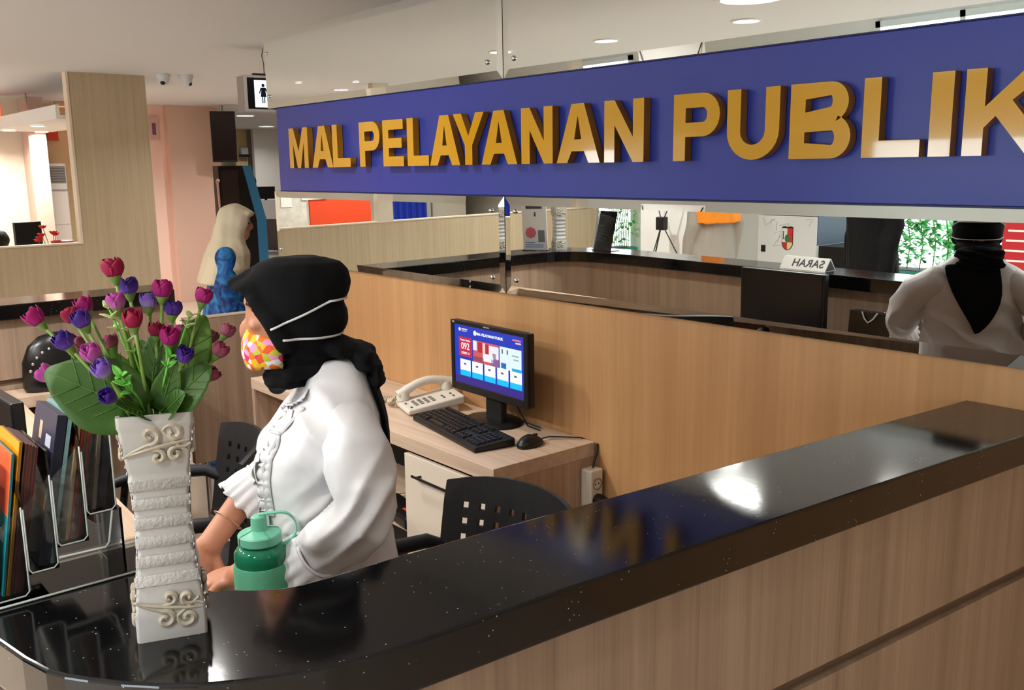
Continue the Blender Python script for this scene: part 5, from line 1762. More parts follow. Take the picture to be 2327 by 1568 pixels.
def batik():
    m = mat('blue_batik', (24, 74, 140), 0.6)
    nt = m.node_tree; b = nt.nodes['Principled BSDF']
    tc = nt.nodes.new('ShaderNodeTexCoord'); n = nt.nodes.new('ShaderNodeTexNoise'); n.inputs['Scale'].default_value = 16; n.inputs['Distortion'].default_value = 1.5
    nt.links.new(tc.outputs['Object'], n.inputs['Vector'])
    r = nt.nodes.new('ShaderNodeValToRGB'); e = r.color_ramp.elements
    e[0].position = 0.36; e[0].color = lin(12, 38, 92); e[1].position = 0.66; e[1].color = lin(40, 130, 178)
    q = e.new(0.52); q.color = lin(22, 88, 160)
    nt.links.new(n.outputs['Fac'], r.inputs[0]); nt.links.new(r.outputs[0], b.inputs['Base Color'])
    return m
M_SCARFC = mat('cream_scarf', (222, 206, 176), 0.8)
wa = {1: [(0.0, 0.155, 1.19), (0.02, 0.19, 1.02), (0.07, 0.19, 0.94), (0.20, 0.12, 0.90)], -1: [(0.0, -0.155, 1.19), (0.0, -0.19, 1.02), (0.04, -0.19, 0.93), (0.16, -0.14, 0.88)]}
person('woman in long cream headscarf and blue patterned dress walking past behind the gate', (-4.80, -0.05, 0), math.radians(70), 1.43, batik(), batik(), M_SCARFC, arms=wa, lean=0.12, scarf_len=0.13)

# ------------------------------------------------------------------ left background: partition with opening, booth behind
bm = NB(); box(bm, -8.24, -8.16, 0.215, 0.822, 0, CZ); struct('wall_column', bm, M_BEIGEWOOD, 'full-height beige laminate column of the neighbouring booth')
bm = NB(); box(bm, -8.24, -8.16, -6.2, 0.215, 0, 1.035); struct('wall_partition', bm, M_BEIGEWOOD, 'low beige laminate partition below the booth opening')
bm = NB(); box(bm, -8.25, -8.15, -6.2, 0.215, 1.035, 1.047); struct('trim_1', bm, mat('cream_capping', (226, 208, 186), 0.4))
bm = NB(); box(bm, -8.25, -8.15, 0.197, 0.215, 1.047, CZ); struct('trim_2', bm, mat('cream_capping', (226, 208, 186), 0.4))
for i, y in enumerate((-3.15, -5.9)):
    bm = NB(); box(bm, -8.24, -8.16, y - 0.09, y + 0.09, 1.047, CZ); struct('trim_%d' % (3 + i), bm, M_CREAM)
# booth behind the opening
bm = NB(); box(bm, -11.36, -11.26, -6.5, 0.70, 0, CZ); struct('wall_booth_back', bm, mat('warm_white_paint', (240, 226, 208), 0.8))
bm = NB(); box(bm, -11.25, -10.95, 0.53, 0.70, 0, CZ); struct('wall_booth_pillar', bm, M_PINK)
bm = NB(); box(bm, -12.0, -11.9, 0.72, 1.6, 0, CZ); struct('wall_booth_side', bm, mat('pale_yellow_paint', (226, 212, 172), 0.8))
cn = thing('booth_canopy', 'white canopy fascia with downlights seen through the left opening', 'canopy', (-8.3, 0.139, 2.04))
bm = NB(); box(bm, -2.94, 0.0, 0.0, 0.03, 0.0, 0.112); obj('fascia', bm, M_WHITE, cn)
bm = NB(); box(bm, -2.62, 0.0, 0.03, 0.62, 0.0, 0.03); obj('soffit', bm, M_WHITE, cn)
for s in (-0.5, -2.2):
    bm = NB(); tube(bm, [(s, 0.3, 0.03), (s, 0.3, CZ - 2.04)], 0.008, 6); obj('hanger', bm, M_STEEL, cn)
downlight(-10.58, 0.27, 'booth canopy downlight nearest the left picture edge', r=0.06, energy=16, z=2.04, group='booth canopy downlights')
downlight(-9.49, 0.28, 'booth canopy downlight in the middle of the three', r=0.06, energy=14, z=2.04, group='booth canopy downlights')
downlight(-10.85, 0.64, 'booth canopy downlight nearest the air conditioner', r=0.06, energy=14, z=2.04, group='booth canopy downlights')
downlight(-10.0, -1.6, 'booth ceiling downlight over the clerk desk, off picture', energy=24)
downlight(-9.0, -3.9, 'booth ceiling downlight before the orange board, off picture', energy=24)
ol = thing('orange_light_box', 'glowing orange-red light box above the booth canopy at the left edge', 'light box', (-10.75, 0.05, 2.23))
bm = NB(); box(bm, -0.04, 0.04, -0.5, 0.20, -0.07, 0.08); obj('housing', bm, M_CREAM, ol)
bm = NB(); box(bm, 0.04, 0.045, -0.5, 0.19, -0.06, 0.07); obj('glowing_face', bm, mat('orange_glow', (240, 90, 50), 0.5, emit=(255, 84, 40), estr=2.2), ol)
# floor-standing air conditioner
ac = thing('air_conditioner', 'white floor-standing air conditioner seen through the left opening', 'air conditioner', (-11.6, 0.90, 0))
bm = NB(); box(bm, -0.16, 0.12, -0.105, 0.105, 0, 1.72); obj('cabinet', bm, mat('ac_white', (226, 220, 212), 0.45), ac, bevel=0.012)
bm = NB(); box(bm, 0.12, 0.125, -0.07, 0.09, 1.50, 1.69); gr_ = obj('air_grille', bm, mat('grille_grey', (150, 146, 142), 0.5), ac)
for q in range(6):
    bm = NB(); box(bm, 0.125, 0.132, -0.07, 0.09, 1.515 + q * 0.029, 1.523 + q * 0.029); obj('louvre', bm, mat('louvre_dark', (96, 94, 94), 0.5), gr_)
bm = NB(); box(bm, 0.12, 0.128, -0.095, 0.095, 1.04, 1.40); obj('front_panel', bm, mat('ac_white', (226, 220, 212), 0.45), ac, bevel=0.004)
bm = NB(); box(bm, 0.12, 0.126, -0.1, 0.1, 1.415, 1.43); obj('joint_line', bm, mat('grille_grey', (150, 146, 142)), ac)
rs = thing('wall_notice', 'small red square notice above the air conditioner', 'notice', (-11.88, 1.0, 1.98))
bm = NB(); box(bm, 0, 0.01, -0.06, 0.06, 0, 0.12); obj('board', bm, mat('red_board', (216, 84, 66), 0.5), rs)
# person and monitor at the booth desk
bm_desk = thing('booth_desk', 'pale booth desk behind the left partition', 'desk', (-9.8, -0.9, 0))
bm = NB(); box(bm, 1.05, 1.54, 0.93, 1.09, 0.72, 0.755); obj('return_top', bm, M_CREAM, bm_desk)
bm = NB(); box(bm, 1.07, 1.52, 1.0, 1.02, 0.0, 0.72); obj('return_panel', bm, M_CREAM, bm_desk)
bm = NB(); box(bm, -0.65, 0.60, -1.4, 1.06, 0.72, 0.755); obj('desk_top', bm, M_CREAM, bm_desk)
for q in (-1.38, 1.02):
    bm = NB(); box(bm, -0.6, 0.55, q, q + 0.02, 0, 0.72); obj('side_panel', bm, M_CREAM, bm_desk)
bmon = thing('computer_monitor', 'small grey-black monitor behind the seated dark-haired clerk', 'monitor', (-9.40, 0.02, 0.755), math.radians(200))
bm = NB(); box(bm, -0.02, 0.015, -0.20, 0.06, 0.10, 0.42); obj('housing', bm, M_BLACK, bmon, bevel=0.006)
bm = NB(); box(bm, 0.015, 0.018, -0.18, 0.05, 0.13, 0.40); obj('screen', bm, mat('dull_screen', (120, 116, 108), 0.3), bmon)
bm = NB(); box(bm, -0.015, 0.01, -0.09, -0.05, 0.01, 0.2); obj('neck', bm, M_BLACK, bmon)
bm = NB(); lathe(bm, [(0.10, 0), (0.10, 0.012), (0.02, 0.02)], 20, (0, -0.07, 0)); obj('base', bm, M_BLACK, bmon)
# seated clerk: only the crown shows above the partition
cl = thing('person', 'seated clerk whose black hair shows above the left partition', 'person', (-8.92, -0.26, 0), math.radians(150))
bm = NB()
ellipsoid(bm, (0.02, 0, 1.03), (0.082, 0.070, 0.098)); ellipsoid(bm, (0.06, 0, 0.985), (0.045, 0.05, 0.055)); ellipsoid(bm, (0.105, 0, 1.01), (0.013, 0.011, 0.02))
limb(bm, [(0.0, 0, 0.97), (-0.01, 0, 0.86)], [0.045, 0.05])
rings(bm, [(-0.02, 0, 0.42, 0.12, 0.18), (-0.02, 0, 0.62, 0.10, 0.15), (-0.015, 0, 0.78, 0.09, 0.16), (-0.01, 0, 0.86, 0.07, 0.15), (-0.01, 0, 0.89, 0.05, 0.09)])
for s in (1, -1):
    limb(bm, [(-0.01, s * 0.16, 0.85), (0.02, s * 0.20, 0.66), (0.16, s * 0.16, 0.60)], [0.045, 0.04, 0.026]); hand(bm, (0.16, s * 0.16, 0.60), (1, -s * 0.2, 0), (0, 0, -1), s, 0.3)
    limb(bm, [(0.0, s * 0.09, 0.48), (0.36, s * 0.10, 0.48), (0.38, s * 0.10, 0.10)], [0.085, 0.065, 0.045]); ellipsoid(bm, (0.43, s * 0.10, 0.04), (0.11, 0.04, 0.036))
fuse('body', bm, M_SKIN, cl, 0.006, 3)
bm = NB(); ellipsoid(bm, (0.005, 0, 1.055), (0.096, 0.084, 0.088)); ellipsoid(bm, (-0.04, 0, 1.01), (0.06, 0.078, 0.075))
fuse('hair', bm, mat('black_hair', (20, 17, 18), 0.55), cl, 0.006, 3, fabric(30, 0.004))
bm = NB(); rings(bm, [(-0.02, 0, 0.42, 0.135, 0.20), (-0.02, 0, 0.62, 0.115, 0.165), (-0.015, 0, 0.78, 0.105, 0.178), (-0.01, 0, 0.86, 0.085, 0.17), (-0.01, 0, 0.90, 0.055, 0.09)])
for s in (1, -1):
    limb(bm, [(-0.01, s * 0.16, 0.85), (0.02, s * 0.20, 0.66), (0.10, s * 0.18, 0.63)], [0.06, 0.055, 0.045])
fuse('shirt', bm, mat('dark_shirt', (40, 42, 52), 0.8), cl, 0.008, 4, fabric(14, 0.005))
bm = NB()
for s in (1, -1):
    limb(bm, [(0.0, s * 0.09, 0.48), (0.36, s * 0.10, 0.48), (0.38, s * 0.10, 0.10)], [0.095, 0.078, 0.06])
fuse('trousers', bm, mat('dark_trousers', (34, 34, 40), 0.8), cl, 0.009, 3)
st = thing('stool', 'round stool under the seated booth clerk', 'stool', (-8.92, -0.26, 0))
bm = NB(); lathe(bm, [(0.0, 0.36), (0.17, 0.36), (0.18, 0.385), (0.17, 0.405), (0.0, 0.41)], 24, cap0=False, cap1=False); obj('seat', bm, M_BLACKM, st, smooth=True)
for q in range(4):
    a = q * PI / 2 + 0.4
    bm = NB(); tube(bm, [(0.11 * math.cos(a), 0.11 * math.sin(a), 0.37), (0.17 * math.cos(a), 0.17 * math.sin(a), 0)], 0.012, 8); obj('leg', bm, M_STEEL, st)
# red flowers in a pot on the booth ledge
rf = thing('red_flower_pot', 'small pot of red round flowers standing behind the left partition', 'flower pot', (-8.55, 0.09, 0.755))
bm = NB(); lathe(bm, [(0.045, 0), (0.06, 0.13), (0.055, 0.13), (0.05, 0.1)], 20); obj('pot', bm, M_CERAMIC, rf, smooth=True)
M_REDP = mat('red_petal', (224, 44, 30), 0.6)
for q, (dx, dy, z) in enumerate(((0, -0.08, 0.41), (0.01, -0.005, 0.36), (-0.01, 0.015, 0.345), (0.0, -0.095, 0.345), (0.02, -0.115, 0.32), (0.02, -0.13, 0.30))):
    bm = NB(); tube(bm, [(0, 0, 0.1), (dx * 0.5, dy * 0.5, z * 0.6), (dx, dy, z)], 0.003, 6); obj('stem', bm, M_STEM, rf)
    bm = NB()
    for a in range(7):
        petal(bm, a * 0.9, 0.024, 0.024, 0.7, 0.012, z - 0.008)
    for v in bm.verts:
        v.co.x += dx; v.co.y += dy
    obj('bloom', bm, M_REDP, rf, smooth='all', solid=0.002)
for q in range(7):
    a = q * 0.9
    bm = NB(); leaf_mesh(bm, 0.03, 0.09, 0.2, 0.3, FRAME((0, 0, 0.16), (-math.sin(a), math.cos(a), 0), (math.cos(a) * 0.8, math.sin(a) * 0.8, 0.6)), 5, 5); obj('leaf', bm, M_LEAF, rf, smooth='all', solid=0.001)
bw = thing('bowl', 'shallow brick-red bowl beside the red flowers', 'bowl', (-8.40, 0.115, 0.755))
bm = NB(); lathe(bm, [(0.04, 0.24), (0.085, 0.285), (0.090, 0.30), (0.082, 0.298), (0.03, 0.255)], 28); obj('dish', bm, mat('brick_glaze', (190, 80, 66), 0.4), bw, smooth=True)
bm = NB(); lathe(bm, [(0.05, 0.0), (0.018, 0.02), (0.016, 0.22), (0.04, 0.242)], 20); obj('pedestal', bm, mat('brick_glaze', (190, 80, 66), 0.4), bw, smooth=True)

# salmon pillar, side wall, cameras, hanging sign
bm = NB(); box(bm, -12.0, -11.5, 2.20, 2.84, 0, CZ); struct('wall_pillar_salmon', bm, M_PINK, 'salmon-painted pillar behind the walking woman')
bm = NB(); box(bm, -12.0, -11.62, 1.45, 2.20, 0, CZ); struct('wall_salmon', bm, mat('bright_salmon_paint', (246, 212, 198), 0.7))
nt_ = thing('wall_notice', 'small framed notice high on the salmon wall beside the column', 'notice', (-11.6, 2.07, 1.99))
bm = NB(); box(bm, -0.005, 0.012, -0.05, 0.05, 0, 0.27); obj('board', bm, mat('pale_notice', (214, 180, 172), 0.6), nt_)
bm = NB(); box(bm, 0.012, 0.014, -0.025, 0.02, 0.06, 0.20); obj('print', bm, mat('plum_print', (130, 80, 100), 0.6), nt_)
led = thing('led_strip', 'orange light strip under the ceiling beside the beige column', 'light strip', (-11.55, 1.42, CZ - 0.05))
bm = NB(); box(bm, -0.02, 0.02, -0.45, 0.45, 0.0, 0.045); obj('channel', bm, M_CREAM, led)
bm = NB(); box(bm, -0.015, 0.015, -0.45, 0.45, -0.008, 0.0); obj('diffuser', bm, mat('orange_led', (255, 110, 60), 0.5, emit=(255, 96, 46), estr=3.0), led)
d = bpy.data.lights.new('led_light', 'AREA'); d.shape = 'RECTANGLE'; d.size = 0.9; d.size_y = 0.05; d.energy = 2.2; d.color = (1.0, 0.34, 0.16)
lo = bpy.data.objects.new('led_light', d); COL.objects.link(lo); lo.parent = led; lo.location = (0.02, 0, -0.012); lo.rotation_euler = (0, math.radians(25), math.radians(90))
def dome_cam(label, x, y, az):
    t = thing('security_camera', label, 'security camera', (x, y, CZ), az, 'ceiling security cameras')
    bm = NB(); lathe(bm, [(0.062, 0.0), (0.062, -0.02), (0.056, -0.03)], 24); obj('mount', bm, mat('camera_white', (210, 210, 214), 0.35), t, smooth=True)
    bm = NB(); lathe(bm, [(0.054, -0.028), (0.050, -0.055), (0.036, -0.082), (0.014, -0.094)], 24); ey = obj('eyeball', bm, mat('camera_white', (210, 210, 214), 0.35), t, smooth=True)
    bm = NB(); ellipsoid(bm, (0.030, 0, -0.070), (0.020, 0.022, 0.020)); obj('lens', bm, M_BLACK, ey, smooth='all')
dome_cam('white dome security camera next to the beige column', -7.957, 0.90, math.radians(-25))
dome_cam('white dome security camera, right of the pair, turned aside', -7.94, 1.085, math.radians(50))
ts = thing('toilet_sign', 'hanging lit box sign with a white female pictogram panel', 'sign', (-6.0, 0.835, 2.105), math.radians(-6))
bm = NB(); box(bm, -0.075, 0.075, -0.135, 0.135, -0.115, 0.115); obj('box', bm, mat('grey_cabinet', (150, 138, 134), 0.5), ts, bevel=0.003)
bm = NB()
for a in ((-0.135, 0.135, 0.100, 0.115), (-0.135, 0.135, -0.115, -0.100), (-0.135, -0.118, -0.1, 0.1), (0.118, 0.135, -0.1, 0.1)):
    box(bm, 0.075, 0.082, a[0], a[1], a[2], a[3])
obj('frame', bm, mat('pale_frame', (232, 226, 222), 0.4), ts)
bm = NB(); box(bm, 0.075, 0.078, -0.118, 0.118, -0.1, 0.1); obj('dark_field', bm, M_BLACK, ts)
bm = NB(); box(bm, 0.078, 0.081, -0.070, 0.100, -0.088, 0.085); lp_ = obj('lit_panel', bm, mat('lit_sign_white', (240, 250, 255), 0.5, emit=(226, 244, 255), estr=1.3), ts, bevel=0.001)
PIC = mat('pictogram_navy', (10, 40, 60), 0.5)
def pic(loops):
    curve_shape('pictogram', loops, 0.002, PIC, lp_, M=FRAME((0.0822, -0.012, 0), (0, 1, 0), (0, 0, 1)))
pic([arc(0, 0.052, 0.0105, 0.0105, 0, 330, 14)])
pic([[(-0.006, 0.038), (-0.018, 0.036), (-0.030, 0.0), (-0.024, -0.002), (-0.013, 0.024), (-0.020, -0.022), (0.020, -0.022), (0.013, 0.024), (0.024, -0.002), (0.030, 0.0), (0.018, 0.036), (0.006, 0.038)]])
pic([[(-0.010, -0.022), (-0.003, -0.022), (-0.003, -0.062), (-0.010, -0.062)]]); pic([[(0.003, -0.022), (0.010, -0.022), (0.010, -0.062), (0.003, -0.062)]])
bm = NB(); box(bm, -0.015, 0.015, -0.05, 0.05, 0.115, 0.135); tube(bm, [(0, 0.03, 0.135), (0, 0.03, 0.20), (0, 0.02, 0.25), (0, 0.03, 0.295)], 0.003, 6); obj('hanger', bm, mat('dark_hanger', (70, 60, 60), 0.5), ts)

# wall-hung screen, kiosk, far end
tv = thing('wall_television', 'dark wall television above the blue and black kiosk', 'television', (-11.1, 2.72, 1.72), math.radians(-20))
bm = NB(); box(bm, -0.04, 0.0, -0.14, 0.15, 0, 0.60); obj('housing', bm, M_BLACK, tv, bevel=0.004)
bm = NB(); box(bm, 0.0, 0.003, -0.13, 0.14, 0.02, 0.585); obj('screen', bm, mat('dark_glossy_screen', (34, 20, 20), 0.15), tv)
bm = NB(); box(bm, -0.25, -0.04, -0.04, 0.06, 0.25, 0.35); obj('bracket', bm, M_STEEL, tv)
bm = NB(); tube(bm, [(-0.23, 0.01, 0.3), (-0.23, 0.01, CZ - 1.72)], 0.02, 8); obj('ceiling_pole', bm, M_STEEL, tv)
ki = thing('service_kiosk', 'black self-service kiosk with a bent blue side edge behind the walking woman', 'kiosk', (-9.5, 2.22, 0))
def bent(bm, y0, y1, yt0, yt1, x0, x1):
    zs_ = [(0.0, 0.0), (1.10, 0.0), (1.665, -0.115)]
    pr = []
    for z, dy in zs_:
        q = 1 if z > 1.2 else 0
        a = y0 if not q else yt0
        b = y1 if not q else yt1
        pr.append([bm.verts.new((x, y, z)) for x, y in ((x0, a), (x1, a), (x1, b), (x0, b))])
    loft(bm, pr)
bm = NB(); bent(bm, -0.26, 0.13, -0.26, 0.005, -0.14, 0.0); obj('cabinet', bm, mat('kiosk_black', (26, 20, 19), 0.35), ki)
bm = NB(); bent(bm, 0.13, 0.235, 0.005, 0.095, -0.14, 0.015); obj('blue_edge', bm, mat('kiosk_blue', (56, 122, 168), 0.45), ki)
bm = NB(); box(bm, 0.0, 0.006, -0.24, -0.05, 1.15, 1.62); obj('dark_panel', bm, mat('kiosk_brown', (46, 32, 28), 0.4), ki)
bm = NB(); tube(bm, [(0.02, -0.285, 1.50), (0.03, -0.27, 0.9), (0.04, -0.22, 0.3)], 0.012, 8); tube(bm, [(0.02, -0.285, 1.50), (0.0, -0.27, 1.52)], 0.02, 8); obj('cable_hose', bm, mat('salmon_hose', (196, 150, 132), 0.5), ki, smooth=True)
bm = NB(); box(bm, -17.2, -17.1, 5.86, 8.0, 0, CZ); struct('wall_niche', bm, M_WHITE)
bm = NB(); box(bm, -17.5, -17.4, 5.62, 5.86, 0, CZ); struct('wall_niche_back', bm, mat('cream_niche_paint', (226, 200, 150), 0.8))
sp_ = thing('wall_speaker', 'small black and white wall speaker in the far niche', 'speaker', (-17.35, 5.74, 1.93))
bm = NB(); box(bm, 0, 0.1, -0.07, 0.07, 0, 0.12); obj('cabinet', bm, mat('camera_white', (210, 210, 214)), sp_); bm = NB(); box(bm, 0, 0.14, -0.08, 0.08, -0.05, 0.0); obj('bracket', bm, M_BLACK, sp_)
fn = thing('pedestal_fan', 'black pedestal fan standing in the far niche', 'fan', (-17.0, 5.68, 0))
bm = NB(); lathe(bm, [(0.16, 0), (0.16, 0.02), (0.03, 0.04)], 20); obj('base', bm, M_BLACK, fn)
bm = NB(); tube(bm, [(0, 0, 0.03), (0, 0, 1.35)], 0.03, 8); obj('pole', bm, M_BLACK, fn)
bm = NB(); lathe(bm, [(0.03, -0.08), (0.12, -0.05), (0.13, 0.0), (0.12, 0.05), (0.03, 0.08)], 20, M=FRAME((0, 0, 1.42), (0, 1, 0), (0, 0, 1))); obj('fan_head', bm, M_BLACK, fn, smooth=True)
dm = thing('computer_monitor', 'black monitor on a white stand beyond the waiting chairs', 'monitor', (-14.5, 4.82, 0))
bm = NB(); box(bm, -0.02, 0.02, -0.16, 0.16, 1.16, 1.36); obj('housing', bm, M_BLACK, dm); bm = NB(); box(bm, -0.1, 0.1, -0.18, 0.18, 0, 1.14); obj('stand', bm, M_WHITE, dm); bm = NB(); box(bm, -0.01, 0.01, -0.02, 0.02, 1.13, 1.2); obj('neck', bm, M_BLACK, dm)
def wait_chair(label, x, y, rz):
    t = thing('waiting_chair', label, 'chair', (x, y, 0), rz, 'metal waiting chairs at the far end')
    bm = NB(); box(bm, -0.22, 0.22, -0.24, 0.24, 0.42, 0.44); obj('seat', bm, M_STEEL, t, bevel=0.005)
    bm = NB(); box(bm, -0.25, -0.22, -0.24, 0.24, 0.46, 0.92); obj('backrest', bm, mat('grey_leather', (104, 98, 94), 0.5), t, bevel=0.008)
    for s in (-1, 1):
        bm = NB(); tube(bm, [(-0.2, s * 0.27, 0.60), (0.16, s * 0.27, 0.62), (0.2, s * 0.27, 0.43)], 0.014, 8); obj('armrest', bm, M_CHROME, t, smooth=True)
        bm = NB(); tube(bm, [(0, s * 0.24, 0.42), (0.22, s * 0.24, 0.0)], 0.016, 8); tube(bm, [(0, s * 0.24, 0.40), (-0.24, s * 0.24, 0.0)], 0.016, 8); obj('leg', bm, M_CHROME, t, smooth=True)
    return t
wait_chair('metal waiting chair nearest the mirror edge at the far end', -12.6, 4.08, math.radians(-40))
wait_chair('metal waiting chair behind its neighbour at the far end', -13.1, 4.6, math.radians(-40))
# things along the left wing
bg = thing('black_handbag', 'rounded black handbag with silver beads on the left wing desk', 'bag', (-3.97, -1.06, 0.757), math.radians(90))
bm = NB()
for i, (z, w_, d_) in enumerate(((0.0, 0.13, 0.055), (0.10, 0.135, 0.055), (0.17, 0.12, 0.045), (0.215, 0.085, 0.03), (0.235, 0.03, 0.012))):
    pass
rings(bm, [(0, 0, 0.0, 0.125, 0.050), (0, 0, 0.02, 0.135, 0.058), (0, 0, 0.12, 0.130, 0.052), (0, 0, 0.18, 0.105, 0.040), (0, 0, 0.215, 0.065, 0.024), (0, 0, 0.228, 0.02, 0.008)], 28)
obj('pouch', bm, mat('black_leather', (18, 17, 18), 0.28), bg, smooth='all')
for q in range(12):
    a = math.radians(10 + q * 14)
    bm = NB(); ellipsoid(bm, (0.115 * math.cos(a), -0.05 + 0.012 * math.sin(a), 0.06 + 0.115 * math.sin(a)), (0.007, 0.007, 0.007), u=8, v=6); obj('bead', bm, M_CHROME, bg, smooth='all')
pp = thing('paper_stack', 'white papers lying on the left wing desk', 'papers', (-3.965, -0.86, 0.757), 0.05)
bm = NB(); box(bm, -0.07, 0.07, -0.15, 0.12, 0.0, 0.006); obj('sheets', bm, mat('white_paper', (232, 230, 226), 0.7), pp)
# ------------------------------------------------------------------ things on the front counter and in the lobby, seen in the low mirrors
make_vase('second white ribbed vase, on the far corner of the counter, seen in the mirror', (-4.10, -1.80, 1.10), math.radians(20))
fs = thing('flyer_stand', 'white flyer with a red no-smoking badge standing on the far counter corner', 'flyer', (-4.15, -1.66, 1.10), math.radians(150))
bm = NB(); v = box(bm, -0.075, 0.075, -0.003, 0.003, 0.004, 0.30)
for q in v:
    q.co.y += -0.10 * q.co.z
obj('sheet', bm, mat('white_paper', (232, 230, 226)), fs)
def fl_block(x0, x1, z0, z1, rgb, nm='printed_block'):
    bm = NB(); v = box(bm, x0, x1, -0.0042, -0.0034, z0, z1)
    for q in v:
        q.co.y += -0.10 * q.co.z
    obj(nm, bm, mat('ink_%d_%d_%d' % rgb, rgb, 0.6), fs)
fl_block(-0.05, 0.05, 0.245, 0.285, (70, 74, 84)); fl_block(-0.06, -0.02, 0.05, 0.12, (120, 122, 128)); fl_block(-0.05, 0.06, 0.02, 0.024, (120, 150, 190)); fl_block(-0.05, 0.06, 0.032, 0.036, (120, 150, 190)); fl_block(0.0, 0.06, 0.045, 0.049, (120, 150, 190)); fl_block(-0.01, 0.0, 0.20, 0.225, (80, 84, 92))
bm = NB(); lathe(bm, [(0.034, 0), (0.034, 0.001)], 8, M=FRAME((0.025, -0.0135, 0.105), (1, 0, 0), (0, -0.1, 1))); obj('badge', bm, mat('ink_214_110_120', (214, 110, 120), 0.6), fs)
bm = NB(); v = box(bm, -0.078, 0.078, -0.02, 0.05, 0.0, 0.004); obj('base', bm, M_ACR, fs)
ah = thing('acrylic_sign', 'grey card in a clear leaning acrylic sign holder on the front counter', 'sign holder', (-3.84, -1.89, 1.10), math.radians(190))
bm = NB(); v = box(bm, -0.095, 0.095, -0.002, 0.002, 0.0, 0.225)
for q in v:
    q.co.y += 0.22 * q.co.z
obj('plate', bm, M_ACR, ah)
bm = NB(); v = box(bm, -0.085, 0.085, 0.0024, 0.0034, 0.035, 0.20)
for q in v:
    q.co.y += 0.22 * q.co.z
obj('card', bm, mat('grey_card', (120, 124, 138), 0.6), ah)
bm = NB(); box(bm, -0.095, 0.095, -0.02, 0.06, 0.0, 0.003); obj('foot', bm, M_ACR, ah)
np_ = thing('name_plate', 'silver tent name plate reading SARAH on the front counter', 'name plate', (-2.44, -1.83, 1.10), math.radians(4))
M_PLATE = mat('brushed_name_plate', (206, 202, 194), 0.35, metal=0.3, noise=0.06, nscale=60)
bm = NB(); prism(bm, [(-0.040, 0), (0.040, 0), (0.003, 0.056), (-0.003, 0.056)], -0.125, 0.125, M=FRAME((0, 0, 0), (0, 1, 0), (0, 0, 1)))
obj('tent', bm, M_PLATE, np_)
bm = NB(); prism(bm, [(-0.034, 0.002), (0.034, 0.002), (0.0, 0.049)], -0.126, 0.126, M=FRAME((0, 0, 0), (0, 1, 0), (0, 0, 1))); obj('painted_hollow', bm, mat('hollow_shade_grey', (66, 64, 62), 0.7), np_)  # dark end faces paint in the shade inside the tent
INKB = mat('engraved_black', (36, 34, 34), 0.6)
for s in (1, -1):
    n = Vector((0, s * 0.056, 0.037)).normalized()
    up = Vector((0, -s * 0.037, 0.056)).normalized()
    text_mesh('lettering', 'SARAH', 0.054, INKB, np_, M=FRAME(Vector((-s * 0.02 * -1, s * 0.0215, 0.028)) + n * 0.0008, (-s, 0, 0), up), depth=0.0004, bold=0.0005, spacing=1.05)
# second monitor on the front desk, its dark screen towards the mirror
m2 = thing('computer_monitor', 'switched-off monitor on the front desk, its dark screen reflected below the name plate', 'monitor', (-2.40, -1.575, 0.757), math.radians(183))
bm = NB(); box(bm, -0.225, 0.225, -0.006, 0.022, 0.100, 0.362); obj('housing', bm, M_BLACK, m2, bevel=0.004)
bm = NB(); box(bm, -0.225, 0.225, -0.012, -0.006, 0.092, 0.122); obj('silver_bezel', bm, mat('silver_bezel', (150, 148, 146), 0.35, metal=0.4), m2, bevel=0.002)
bm = NB(); box(bm, -0.212, 0.212, -0.008, -0.0055, 0.125, 0.353); obj('screen', bm, mat('off_screen', (22, 23, 26), 0.22), m2)
bm = NB(); box(bm, -0.02, 0.02, 0.0, 0.018, 0.01, 0.2); obj('neck', bm, M_BLACK, m2)
bm = NB(); lathe(bm, [(0.11, 0), (0.11, 0.008), (0.03, 0.016)], 28); obj('base', bm, M_BLACK, m2, smooth=True)
pb = thing('paper_bag', 'glossy black paper bag with white string handles on the front desk', 'bag', (-1.93, -1.52, 0.757), math.radians(6))
bm = NB(); v = box(bm, -0.095, 0.095, -0.04, 0.04, 0.0, 0.235)
for q in v:
    if q.co.z > 0.1:
        q.co.y *= 0.55
obj('bag', bm, mat('glossy_black_paper', (18, 18, 19), 0.2, bump=0.3, bscale=40), pb)
for s in (1, -1):
    bm = NB(); tube(bm, [(-0.035, s * 0.0245, 0.235), (-0.02, s * 0.030, 0.21), (0.0, s * 0.034, 0.195), (0.02, s * 0.030, 0.21), (0.035, s * 0.0245, 0.235)], 0.003, 6); obj('string_handle', bm, mat('white_cord', (206, 204, 200), 0.7), pb)
ps2 = thing('paper_sheet', 'white sheet of paper on the front desk beside the receptionist', 'paper', (-1.80, -1.38, 0.757), 0.2)
bm = NB(); box(bm, -0.15, 0.12, -0.05, 0.05, 0.0, 0.003); obj('sheet', bm, mat('white_paper', (232, 230, 226)), ps2)

# lobby people
cnt = {1: [(0.0, 0.155, 1.19), (0.06, 0.20, 1.02), (0.14, 0.20, 0.985), (0.27, 0.05, 1.000)], -1: [(0.0, -0.155, 1.19), (0.06, -0.20, 1.02), (0.14, -0.20, 0.985), (0.27, -0.05, 1.000)]}
person('visitor in black shirt and khaki trousers in the lobby, mirrored left of the green plants', (-3.22, -3.85, 0), math.radians(120), 1.66, mat('black_shirt', (7, 7, 8), 0.9, spec=0.2), mat('khaki_trousers', (150, 132, 104), 0.8), hair=mat('black_hair', (20, 17, 18)), arms=None, lean=0.10, skirt=False)
person('passer-by with orange headscarf and grey shirt in the mirrored lobby', (-4.80, -4.15, 0), math.radians(200), 1.55, mat('grey_shirt', (150, 142, 132), 0.8), mat('black_skirt_cloth', (20, 20, 24)), scarf=mat('orange_scarf', (226, 130, 20), 0.75), scarf_len=0.15)

